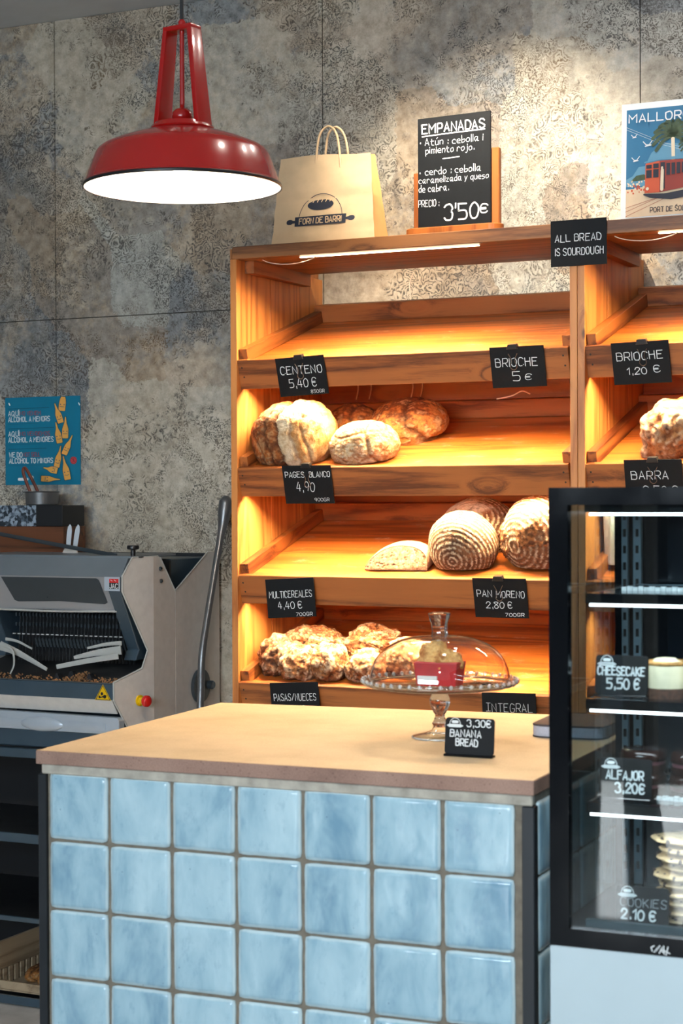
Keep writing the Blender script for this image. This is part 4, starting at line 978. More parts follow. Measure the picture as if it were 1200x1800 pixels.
# cake stand
def stand():
    cx, cy = -1.323, 3.267
    t_ = thing('cake_stand', 'clear pressed glass cake stand on the counter', 'cake stand', (cx, cy, CTOP))
    part('foot', MB().lathe([(0, 0.0), (0.0535, 0.0), (0.0555, 0.002), (0.053, 0.005), (0.030, 0.010), (0.016, 0.016), (0.013, 0.022), (0, 0.022)], n=48), M['glass'], t_, smooth='all')
    part('foot_rim', MB().tube([(0.054 * cos(2 * pi * k / 48), 0.054 * sin(2 * pi * k / 48), 0.0024) for k in range(49)], 0.0020, 8, cap=False), M['frosted'], t_, smooth='all')  # pale ring standing in for the highlight round the clear foot
    part('stem', MB().lathe([(0, 0.021), (0.012, 0.022), (0.0155, 0.029), (0.0115, 0.036), (0.009, 0.046), (0.0125, 0.050), (0.019, 0.064), (0.0205, 0.075), (0.017, 0.086), (0.011, 0.091), (0.013, 0.096), (0, 0.096)], n=36), M['solid_glass'], t_, smooth='all')
    n = 96
    rim = lambda a, r, z: 1 + (0.010 * cos(2 * pi * a / n * 24) if r > 0.150 else 0)
    part('plate', MB().lathe([(0, 0.097), (0.05, 0.097), (0.125, 0.100), (0.148, 0.104), (0.1545, 0.111), (0.1555, 0.116), (0.152, 0.1175), (0.147, 0.112), (0.125, 0.1055), (0.05, 0.1025), (0, 0.1025)], n=n, wob=rim), M['glass_pressed'], t_, smooth='all')
    bd = MB()
    for k in range(48):
        a = 2 * pi * k / 48; c_ = (0.153 * cos(a), 0.153 * sin(a), 0.1145)
        bd.tube([(c_[0] * 0.975, c_[1] * 0.975, c_[2] - 0.004), (c_[0], c_[1], c_[2]), (c_[0] * 1.005, c_[1] * 1.005, c_[2] + 0.004)], [0.002, 0.0046, 0.002], 6)
    part('beaded_rim', bd, M['frosted'], t_, smooth='all')
    d = thing('glass_dome', 'clear glass dome with a flared knob covering the banana bread', 'dome', (cx, cy, CTOP + 0.1062))
    prof = []; R0, H0 = 0.139, 0.094
    for k in range(17):
        a = pi / 2 * k / 16; prof.append((R0 * cos(a) ** 0.74 if k < 16 else 0.0, 0.002 + H0 * sin(a) ** 0.92))
    prof[0] = (R0, 0.0)
    part('bell', MB().lathe(prof, n=72), M['glass'], d, smooth='all')
    part('bell_rim', MB().lathe([(R0 - 0.001, 0), (R0 + 0.002, 0.0005), (R0 + 0.002, 0.004), (R0 - 0.001, 0.005), (R0 - 0.001, 0)], n=72), M['solid_glass'], d, smooth='all')
    part('knob', MB().lathe([(0, 0.0945), (0.0155, 0.0945), (0.0165, 0.098), (0.0150, 0.104), (0.0165, 0.118), (0.0225, 0.1365), (0.0225, 0.1395), (0.018, 0.1410), (0, 0.1405)], n=12), M['solid_glass'], d, smooth=25)
    # banana bread in red paper
    b = thing('banana_bread', 'small banana loaf in red paper under the glass dome', 'cake', (cx + 0.001, cy - 0.002, CTOP + 0.1035), (0, 0, radians(4)))
    mb = MB(); mb.hexa([(-0.040, -0.026, 0), (0.040, -0.026, 0), (0.040, 0.026, 0), (-0.040, 0.026, 0), (-0.045, -0.031, 0.048), (0.045, -0.031, 0.048), (0.045, 0.031, 0.048), (-0.045, 0.031, 0.048)])
    part('paper_case', mb, M['redpaper'], b, bevel=0.003, seg=2)
    part('sticker', MB().hexa([(-0.036, -0.0305, 0.005), (0.004, -0.0305, 0.005), (0.004, -0.0265, 0.005), (-0.036, -0.0265, 0.005), (-0.036, -0.0325, 0.021), (0.004, -0.0325, 0.021), (0.004, -0.0285, 0.021), (-0.036, -0.0285, 0.021)]), M['whitepaper'], b)
    bm = bmesh.new(); bmesh.ops.create_icosphere(bm, subdivisions=5, radius=1.0)
    cols = []
    for v_ in bm.verts:
        p = v_.co; n1 = fb(p * 2.6 + Vector((4, 4, 4)), 1, 4); r_ = 1 + 0.16 * n1 + 0.06 * fb(p * 7, 1, 3)
        cols.append(mixc(L3(232, 188, 120), L3(176, 112, 56), 0.35 + n1 * 1.5 - 0.4 * p.z))
        v_.co = Vector((p.x * 0.047 * r_, p.y * 0.0275 * r_, 0.042 + max(-0.010, p.z * 0.037 * r_ * (1.25 if p.x < 0.2 else 0.9))))
    me = bpy.data.meshes.new('cake_top'); bm.to_mesh(me); bm.free(); ca = me.color_attributes.new('crust', 'FLOAT_COLOR', 'POINT')
    for i, c_ in enumerate(cols): ca.data[i].color = (*c_, 1)
    for p_ in me.polygons: p_.use_smooth = True
    part('cake_top', me, M['crust'], b)
M['glass_pressed'] = M['glass']
stand()

def mini_logo(mb, x, z, s, f):
    """small printed logo: arc, loaf and rolling pin"""
    ribbon(mb, [(x + s * (0.5 + 0.34 * cos(t)), z + s * (0.20 + 0.36 * sin(t))) for t in [pi * k / 12 for k in range(13)]], s * 0.035, f)
    ribbon(mb, [(x + 0.36 * s, z + 0.33 * s), (x + 0.64 * s, z + 0.33 * s)], s * 0.17, f)
    ribbon(mb, [(x + 0.14 * s, z + 0.10 * s), (x + 0.86 * s, z + 0.10 * s)], s * 0.19, f)
    ribbon(mb, [(x + 0.02 * s, z + 0.10 * s), (x + 0.98 * s, z + 0.10 * s)], s * 0.09, f)
def small_sign(label, loc, rz, lines, w_=0.088, h=0.070, lean=-0.12, slate='slate', chalk2=()):
    s_ = thing('cake_sign', label, 'sign', loc, (0, 0, rz), 'small rounded black cake signs')
    b = part('sign_card', MB().prism(rr_poly(w_, h - 0.004, 0.006, 4, 0, 0.004), -0.0015, 0.0015, lambda a, z, t: (a, t - z * lean, z)), M[slate], s_, bevel=0.0004)
    part('sign_foot', MB().box(0, w_, -0.007, 0.010, 0.0, 0.0045), M['case_black'], s_, bevel=0.001)
    f = lambda a, z: (a, -0.0019 - z * lean, z)
    mb = MB(); mini_logo(mb, 0.004, h - 0.0175, 0.030, f)
    for k, (s, x0, z0, cap, wd, st) in enumerate(lines): write(mb, s, x0, z0, cap, wd, st, f, seed=k + 3)
    part('chalk_writing', mb, M['chalk'], s_)
    for (s, x0, z0, cap, wd, st) in chalk2:
        mb = MB(); write(mb, s, x0, z0, cap, wd, st, f, seed=8); part('faint_writing', mb, M['chalk_grey'], s_)
    return s_
small_sign('black sign reading BANANA BREAD 3,30 € standing before the cake stand', (-1.226, 3.049, CTOP), 0.02, [('3,30€', 0.042, 0.055, 0.012, 0.046, 0.0018), ('BANANA', 0.010, 0.036, 0.012, 0.060, 0.0019), ('BREAD', 0.022, 0.020, 0.012, 0.042, 0.0022)], w_=0.095, h=0.070)

def books():
    b = thing('notebook', 'thick notebook with dark cover lying on the counter beside the display case', 'book', (-1.165, 3.345, CTOP), (0, 0, radians(4)))
    ol = rr_poly(0.150, 0.20, 0.028, 5)
    part('back_cover', MB().prism(ol, 0.0, 0.003, lambda a, y, t: (a, y, t)), M['cover_book'], b)
    part('pages', MB().prism(rr_poly(0.146, 0.196, 0.027, 5, 0.001, 0.002), 0.003, 0.022, lambda a, y, t: (a, y, t)), M['pages'], b)
    part('front_cover', MB().prism(ol, 0.022, 0.026, lambda a, y, t: (a, y, t)), M['cover_book'], b, bevel=0.001)
    c_ = thing('tablet', 'thin dark tablet lying behind the notebook', 'tablet', (-1.205, 3.56, CTOP), (0, 0, radians(4)))
    part('tablet_body', MB().prism(rr_poly(0.18, 0.11, 0.012, 4), 0.0, 0.012, lambda a, y, t: (a, y, t)), M['cover_book'], c_, bevel=0.001)
    part('tablet_screen', MB().prism(rr_poly(0.165, 0.095, 0.006, 3, 0.0075, 0.0075), 0.0121, 0.0127, lambda a, y, t: (a, y, t)), M['case_black'], c_)
books()

# ------------------------------------------------------------------ display case
FO, FR = Vector((-0.926, 2.761, 0.752)), radians(1.1)
def frm(mb, x0, x1, z0, z1, t, y0, y1, r=None):
    for (a, b, c_, d_) in ((x0, x0 + t[0], z0, z1), (x1 - t[1], x1, z0, z1), (x0 + t[0], x1 - t[1], z0, z0 + t[2]), (x0 + t[0], x1 - t[1], z1 - t[3], z1)): mb.box(a, b, y0, y1, c_, d_)
    return mb
def case():
    W_, Dp, H_ = 0.62, 0.42, 0.738
    t_ = thing('display_case', 'black framed glass display case with lit shelves of cakes at the right edge', 'display case', FO, (0, 0, FR))
    part('front_frame', frm(MB(), 0, W_, 0, H_, (0.032, 0.032, 0.029, 0.028), -0.006, 0.014), M['case_black'], t_)
    part('front_glass', MB().box(0.032, W_ - 0.032, 0.0, 0.004, 0.029, H_ - 0.028), M['case_glass'], t_)
    part('top_panel', MB().box(0, W_, 0.014, Dp, H_ - 0.022, H_), M['case_black'], t_)
    part('floor_panel', MB().box(0, W_, 0.014, Dp, 0.0, 0.022), M['case_black'], t_)
    part('side_glass', MB().box(0.002, 0.006, 0.015, Dp - 0.03, 0.022, H_ - 0.022), M['side_glass'], t_)
    part('side_glass', MB().box(W_ - 0.006, W_ - 0.002, 0.015, Dp - 0.03, 0.022, H_ - 0.022), M['side_glass'], t_)
    for x in (0.0, W_ - 0.016): part('back_post', MB().box(x, x + 0.016, Dp - 0.03, Dp, 0.022, H_ - 0.022), M['case_black'], t_)
    bd = part('back_door', frm(MB(), 0.050, W_ - 0.02, 0.022, H_ - 0.022, (0.042, 0.03, 0.03, 0.03), Dp - 0.016, Dp), M['case_black'], t_)
    part('door_pane', MB().box(0.09, W_ - 0.04, Dp - 0.011, Dp - 0.007, 0.05, H_ - 0.05), M['dark_pane'], bd)
    part('back_filler', MB().box(0.0165, 0.0495, Dp - 0.019, Dp - 0.001, 0.022, H_ - 0.022), M['case_black'], t_)
    # perforated uprights
    for (x0, x1, y0, y1) in ((0.0165, 0.0285, Dp - 0.045, Dp - 0.035), (0.034, 0.050, Dp - 0.032, Dp - 0.022)):
        ul = part('upright_rail', MB().box(x0, x1, y0, y1, 0.022, H_ - 0.022), M['case_rail'], t_, bevel=0.001)
        sl = MB(); z = 0.05
        while z < H_ - 0.04: sl.box((x0 + x1) / 2 - 0.0028, (x0 + x1) / 2 + 0.0028, y0 - 0.0008, y0 + 0.001, z, z + 0.014); z += 0.030
        part('slots', sl, M['case_black'], ul)
    # top light and shelves
    def led_bar(parent, z, power):
        part('led_bar', MB().box(0.052, W_ - 0.05, 0.048, 0.055, z + 0.001, z + 0.005), M['led_cool'], parent)
        l = light('case_led', 'AREA', (0, 0, 0), power, (0.86, 0.94, 1.0), None, shape='RECTANGLE', size=W_ - 0.1, size_y=0.008)
        l.parent = t_; l.location = (W_ / 2, 0.055, z - 0.002); l.rotation_euler = (radians(25), 0, 0)
    tl = part('light_housing', MB().box(0.046, W_ - 0.046, 0.040, 0.30, H_ - 0.040, H_ - 0.0225), M['case_black'], t_); led_bar(tl, H_ - 0.0465, 0.9)
    for zt in SHZ:
        z = zt - FO.z
        sh = part('glass_shelf', MB().box(0.050, W_ - 0.05, 0.062, 0.355, z - 0.005, z), M['side_glass'], t_)
        part('shelf_edge', MB().box(0.046, W_ - 0.046, 0.045, 0.061, z - 0.0155, z + 0.001), M['case_black'], sh, bevel=0.001)
        part('shelf_arm', MB().box(0.044, 0.049, 0.062, Dp - 0.036, z - 0.012, z - 0.0005), M['case_rail'], sh)
        part('back_edge', MB().box(0.050, W_ - 0.05, 0.356, 0.368, z - 0.006, z + 0.001), M['case_rail'], sh)
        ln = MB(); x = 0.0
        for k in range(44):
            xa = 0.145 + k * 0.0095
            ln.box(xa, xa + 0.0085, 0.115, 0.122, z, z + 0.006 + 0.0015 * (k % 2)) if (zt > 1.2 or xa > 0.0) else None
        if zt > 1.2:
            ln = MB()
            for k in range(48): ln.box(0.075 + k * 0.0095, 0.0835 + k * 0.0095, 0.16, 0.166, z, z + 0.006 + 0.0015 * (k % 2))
        o = part('paper_lace', ln, M['liner'], sh); o['kind'] = 'stuff'  # pale strips standing in for the LED reflection on the shelf
        led_bar(sh, z - 0.021, 0.8)
    part('tray_lip', MB().box(0.046, W_ - 0.046, 0.04, 0.052, 0.022, 0.035), M['case_rail'], t_)
    # chalk scribble on the black frame
    mb = MB(); f = lambda a, z: (a, -0.0065, z)
    for p in ([(0.168, 0.006), (0.166, 0.012), (0.171, 0.015)], [(0.171, 0.005), (0.176, 0.013), (0.174, 0.006), (0.180, 0.016)], [(0.179, 0.004), (0.184, 0.014), (0.181, 0.009), (0.187, 0.005)], [(0.186, 0.016), (0.187, 0.003)], [(0.190, 0.002), (0.193, 0.015)], [(0.184, 0.010), (0.196, 0.005)]): ribbon(mb, p, 0.0016, f)
    part('chalk_scribble', mb, M['chalk'], t_)
    return t_
SHZ = [1.317, 1.145, 0.976]
dp = NT('dark_pane'); dp.p.inputs['Base Color'].default_value = lin(14, 20, 26); dp.rough(dp.math('MULTIPLY', dp.noise(dp.obj(), 8), 0.2)); M['dark_pane'] = dp.m
CASE = case()
def cabinet():
    t_ = thing('white_cabinet', 'plain white cabinet carrying the glass display case', 'cabinet', (FO.x, FO.y, 0), (0, 0, FR))
    part('front_panel', MB().box(0, 0.62, -0.006, 0.012, 0.0, 0.7515), M['case_white'], t_, bevel=0.001)
    part('carcass', MB().box(0.002, 0.618, 0.0125, 0.42, 0.0, 0.7515), M['case_white'], t_)
cabinet()
def FL(u, v_, z): c_, s_ = cos(FR), sin(FR); return (FO.x + u * c_ - v_ * s_, FO.y + u * s_ + v_ * c_, z)
small_sign('black sign reading CHEESECAKE 5,50 €, on the upper cake shelf', FL(0.050, 0.085, SHZ[1] + 0.0012), FR, [('CHEESECAKE', 0.004, 0.036, 0.013, 0.078, 0.0024), ('5,50 €', 0.020, 0.014, 0.016, 0.054, 0.0026)], h=0.068)
small_sign('black sign reading ALFAJOR 3,20 €, on the middle cake shelf', FL(0.056, 0.085, SHZ[2] + 0.0012), FR, [('ALFAJOR', 0.012, 0.034, 0.014, 0.062, 0.0024), ('3,20€', 0.028, 0.013, 0.015, 0.048, 0.0028)], h=0.068)
small_sign('black sign reading COOKIES 2.10 €, at the bottom of the display case', FL(0.086, 0.075, FO.z + 0.0225), FR, [('2.10 €', 0.010, 0.012, 0.015, 0.056, 0.0028)], h=0.064, chalk2=[('COOKIES', 0.008, 0.032, 0.013, 0.076, 0.0012)])
def cheesecake(label, u, v_, r, seed):
    x, y, z = FL(u, v_, SHZ[1]); t_ = thing('cheesecake', label, 'cake', (x, y, z + 0.0003), (0, 0, seed), 'cheesecakes on the upper cake shelf')
    wb_ = lambda a, rr, zz: 1 + 0.02 * sin(a * 1.7 + seed) + 0.012 * sin(a * 4.1 + zz * 300)
    part('biscuit_base', MB().lathe([(0, 0), (r, 0), (r * 1.0, 0.017), (0, 0.017)], n=40, wob=wb_), M['biscuit'], t_, smooth=30)
    part('filling', MB().lathe([(0, 0.0171), (r * 0.99, 0.0171), (r, 0.049), (r * 0.97, 0.054), (0, 0.054)], n=40, wob=wb_), M['cream'], t_, smooth=30)
    part('browned_rim', MB().lathe([(r * 0.72, 0.0541), (r * 0.99, 0.0541), (r * 1.015, 0.058), (r * 0.95, 0.061), (r * 0.85, 0.058), (r * 0.72, 0.0546)], n=40, wob=wb_), M['browned'], t_, smooth='all')
    pr = [(0, 0.0542)] + [(r * 0.80 * (1 - k / 7), 0.0555 + 0.010 * sin(k * 0.42)) for k in range(0, 8)]
    part('cream_swirl', MB().lathe(pr, n=40, wob=lambda a, rr, zz: 1 + 0.12 * sin(a * 0.8 + zz * 500 + seed)), M['cream'], t_, smooth='all')
cheesecake('cheesecake beside its sign, with a dark biscuit base', 0.162, 0.115, 0.0325, 1.0)
cheesecake('cheesecake standing behind the front one', 0.205, 0.205, 0.034, 2.3)
cheesecake('cheesecake at the right edge of the picture', 0.245, 0.120, 0.0325, 4.0)
def alfajor(label, u, v_, z, r, seed, berry=False):
    x, y, _ = FL(u, v_, 0); t_ = thing('alfajor', label, 'pastry', (x, y, z), (0, 0, seed), 'chocolate alfajores on the middle cake shelf')
    part('bottom_disc', MB().lathe([(0, 0), (r * 0.93, 0), (r, 0.004), (r * 0.98, 0.013), (0, 0.013)], n=40), M['choc'], t_, smooth=40)
    part('filling', MB().lathe([(0, 0.0131), (r * 0.95, 0.0131), (r * 0.97, 0.019), (0, 0.019)], n=40), M['berry'], t_, smooth=40)
    part('glazed_top', MB().lathe([(0, 0.0191), (r * 0.99, 0.0191), (r * 1.01, 0.026), (r * 0.97, 0.034), (r * 0.88, 0.0375), (r * 0.6, 0.036), (0, 0.0355)], n=40, wob=lambda a, rr, zz: 1 + 0.01 * sin(a + seed)), M['choc'], t_, smooth='all')
alfajor('dark glazed alfajor above its sign, top of the pile', 0.108, 0.175, SHZ[2] + 0.0385, 0.038, 0.5)
alfajor('dark glazed alfajor behind its sign, bottom of the pile', 0.108, 0.175, SHZ[2] + 0.0003, 0.038, 1.5)
alfajor('glazed alfajor in the right pile, top one', 0.196, 0.165, SHZ[2] + 0.0385, 0.038, 2.5)
alfajor('glazed alfajor in the right pile, bottom one', 0.194, 0.163, SHZ[2] + 0.0003, 0.039, 3.5)
def cookie_mesh(k):
    bm = bmesh.new(); bmesh.ops.create_icosphere(bm, subdivisions=4, radius=1.0)
    for v_ in bm.verts:
        p = v_.co; n1 = fb(p * 3 + Vector((k * 5.0, 0, 0)), 1, 4); rr = 1 + 0.10 * fb(Vector((p.x, p.y, k)) * 1.8)
        v_.co = Vector((p.x * 0.055 * rr, p.y * 0.055 * rr, 0.0068 + p.z * 0.0068 * (1 + 0.4 * n1)))
    me = bpy.data.meshes.new('dough'); bm.to_mesh(me); bm.free(); me.materials.append(M['cookie'])
    for p_ in me.polygons: p_.use_smooth = True
    return me
def cookies():
    cm = [cookie_mesh(k) for k in range(3)]; rg = random.Random(5); ordn = ['bottom', 'second', 'third', 'fourth', 'fifth', 'sixth', 'seventh', 'eighth', 'ninth', 'topmost']
    chips = []
    for k in range(3):
        mb = MB()
        for i in range(14):
            a = i * 2.4; r_ = 0.046 + 0.006 * sin(i * 3.3); x, y = r_ * cos(a), r_ * sin(a)
            mb.tube([(x, y, 0.006), (x * 1.04, y * 1.04, 0.0115)], [0.0042, 0.0022], 6)
        me = mb.mesh('chocolate_chips', 'all'); me.materials.append(M['chip']); chips.append(me)
    z = FO.z + 0.0224
    for k in range(10):
        x, y, _ = FL(0.190 + rg.uniform(-0.007, 0.007), 0.150 + rg.uniform(-0.005, 0.005), 0)
        c_ = thing('cookie', ordn[k] + ' chocolate chip cookie of the stack in the display case' if k not in (0,) else 'bottom chocolate chip cookie of the stack in the display case', 'cookie', (x, y, z), (rg.uniform(-0.02, 0.02), rg.uniform(-0.02, 0.02), rg.random() * 6), 'stacked cookies')
        part('dough', cm[k % 3], None, c_); part('chocolate_chips', chips[k % 3], None, c_); z += 0.0142
cookies()

# white paper bag lying on the right shelf, seen through the case
def white_bag():
    t_ = thing('white_paper_bag', 'white paper bag on the right shelf, seen through the display case', 'bag', (-1.335, 4.42, tz(2, 4.42) + 0.009), (0.12, 0, 0.05))
    mb = MB(); nu, nv = 14, 12
    for side in (-1, 1):
        g = {}
        for i in range(nu + 1):
            for j in range(nv + 1):
                a, b = i / nu, j / nv; th_ = 0.03 * (1 - (2 * a - 1) ** 4) * (1 - 0.7 * b)
                g[i, j] = mb.av((a * 0.15, side * th_ + 0.006 * fb(Vector((a * 3, b * 3, side))), b * 0.15))
        for i in range(nu):
            for j in range(nv): mb.af([g[i, j], g[i + 1, j], g[i + 1, j + 1], g[i, j + 1]])
    part('bag_body', mb, M['whitepaper'], t_, smooth='all')
    part('folded_top', MB().box(0.004, 0.146, -0.012, 0.010, 0.135, 0.156), M['whitepaper'], t_, bevel=0.003)
white_bag()

# ------------------------------------------------------------------ wall poster
def wall_poster():
    W_, H_ = 0.292, 0.286
    t_ = thing('wall_poster', 'teal notice with orange bottles about not selling alcohol to minors', 'poster', (-3.498, WY - 0.0035, 1.517))
    part('sheet', MB().box(0, W_, 0, 0.0015, 0, H_), M['posterteal'], t_)
    K = W_ / 132.0; KZ = H_ / 154.0
    y = [-0.0005]
    def f(a, b): return (a * K, y[0], H_ - b * KZ)   # poster pixels: x right, y down
    class FlipW:  pass
    def wr(mb, s, px, py, wpx, hpx, st): write(mb, s, px * K, H_ - py * KZ, hpx * KZ, wpx * K, st, lambda a, b: (a, y[0], b), jit=0)
    LN = lambda a, b: (a, y[0], b)
    for blk in ((('AQUI', 6, 32, 19), ('ALCOHOL A MENORS', 6, 42.5, 73)), (('AQUI', 6, 68, 19), ('ALCOHOL A MENORES', 6, 78.5, 79)), (('WE DO', 7, 105, 23), ('ALCOHOL TO MINORS', 7, 115.5, 77))):
        mb = MB()
        for (tx, px, py, wp) in blk:
            wr(mb, tx, px, py, wp, 8.2, 0.0023)
            if tx == 'AQUI': ribbon(mb, [(23.2 * K, H_ - (py - 8.6) * KZ), (24.6 * K, H_ - (py - 10.2) * KZ)], 0.0026, LN)
        part('white_lettering', mb, M['postwhite'], t_)
    mb = MB()
    ribbon(mb, [(24 * K, H_ - 144 * KZ), (39 * K, H_ - 144 * KZ)], 0.009, lambda a, b: (a, y[0], b)); ribbon(mb, [(47 * K, H_ - 141 * KZ), (47.5 * K, H_ - 141 * KZ)], 0.012, lambda a, b: (a, y[0], b))
    for (a, b) in ((7, 10), (133.5 - 4, 13)): ribbon(mb, [(a * K, H_ - b * KZ), ((a + 1.5) * K, H_ - (b + 3) * KZ)], 0.004, lambda a_, b_: (a_, y[0], b_))
    part('white_marks', mb, M['postwhite'], t_)
    mb = MB(); wr(mb, 'NO VENEM', 27, 31.5, 36, 6.8, 0.0020); wr(mb, 'NO VENDEMOS', 27, 67.5, 52, 6.8, 0.0020); wr(mb, 'NOT SELL', 32, 104, 30, 6.8, 0.0020)
    part('red_lettering', mb, M['posterred'], t_)
    mb = MB()
    for (a, b, c_) in ((6, 20, 78), (6, 55, 86), (6, 91, 73), (6, 47, 60), (6, 83, 62), (6, 120, 66)): ribbon(mb, [(a * K, H_ - b * KZ), (c_ * K, H_ - (b - 1) * KZ)], 0.0016 if b in (20, 55, 91) else 0.0007, lambda a_, b_: (a_, y[0], b_))
    part('dark_rules', mb, M['posterdark'], t_)
    # bottles: (neck tip x, y) -> (base centre x, y), half width
    B = [((104, -8), (100, 26), 6.2, 0), ((88, 12), (99, 47), 5.6, 1), ((107, 36), (106, 74), 5.8, 1), ((90, 45), (97, 82), 5.6, 1), ((119, 68), (104, 102), 5.4, 1), ((99, 86), (91, 124), 5.4, 1), ((68, 124), (93, 130), 6.0, 1), ((103, 104), (111, 146), 6.0, 1), ((98, 145), (64, 143), 5.4, 1)]
    for k, (tip, base, hw, _) in enumerate(B):
        a = Vector(tip); b = Vector(base); d = (b - a); L_ = d.length; d.normalize(); n_ = Vector((-d.y, d.x))
        prof = [(0.0, 0.22), (0.10, 0.26), (0.30, 0.42), (0.48, 0.85), (0.56, 1.0), (0.96, 1.0), (1.0, 0.85)]
        if k == 0: prof = [(0.26, 0.60), (0.40, 0.86), (0.56, 1.0), (0.96, 1.0), (1.0, 0.85)]
        pts = [a + d * (L_ * t) + n_ * (hw * w2) for t, w2 in prof] + [a + d * (L_ * t) - n_ * (hw * w2) for t, w2 in reversed(prof)]
        y[0] = -0.0008 - 0.0004 * k
        b_ = part('printed_bottle', MB().poly([f(*p) for p in pts]), M['bottle'], t_)
        mb = MB(); y[0] -= 0.00016; g = lambda a_, b_2: f(a_, b_2)
        ribbon2 = lambda pp, wd: ribbon(mb, pp, wd, g)
        ribbon2([tuple(p) for p in pts] + [tuple(pts[0])], 0.9)
        e = a + d * (L_ * 0.66)
        for sg in (-1, 1): ribbon2([tuple(e + n_ * sg * hw * 0.5), tuple(e + n_ * sg * hw * 0.5 + d * 0.6)], 1.6)
        m_ = a + d * (L_ * 0.78); ribbon2([tuple(m_ - n_ * hw * 0.6), tuple(m_ + d * (1.2 if k % 2 else 0)), tuple(m_ + n_ * hw * 0.6)], 0.8)
        part('outline', mb, M['posterdark'], b_)
    y[0] = -0.0006; mb = MB(); cx, cy = 120, 112; mb.poly([f(cx + 6 * cos(t), cy + 6.6 * sin(t)) for t in [2 * pi * k / 20 for k in range(20)]]); part('red_badge', mb, M['posterpink'], t_)
    y[0] = -0.0009; mb = MB(); ribbon(mb, [(cx + 5 * cos(t), cy + 5.6 * sin(t)) for t in [2 * pi * k / 20 for k in range(21)]], 0.7, f); ribbon(mb, [(cx - 3, cy - 3.5), (cx + 3, cy + 3.5)], 0.9, f); ribbon(mb, [(cx + 0.5, cy - 3.5), (cx - 1, cy + 3.5)], 1.2, f)
    part('badge_mark', mb, M['tramdark'], t_)
wall_poster()

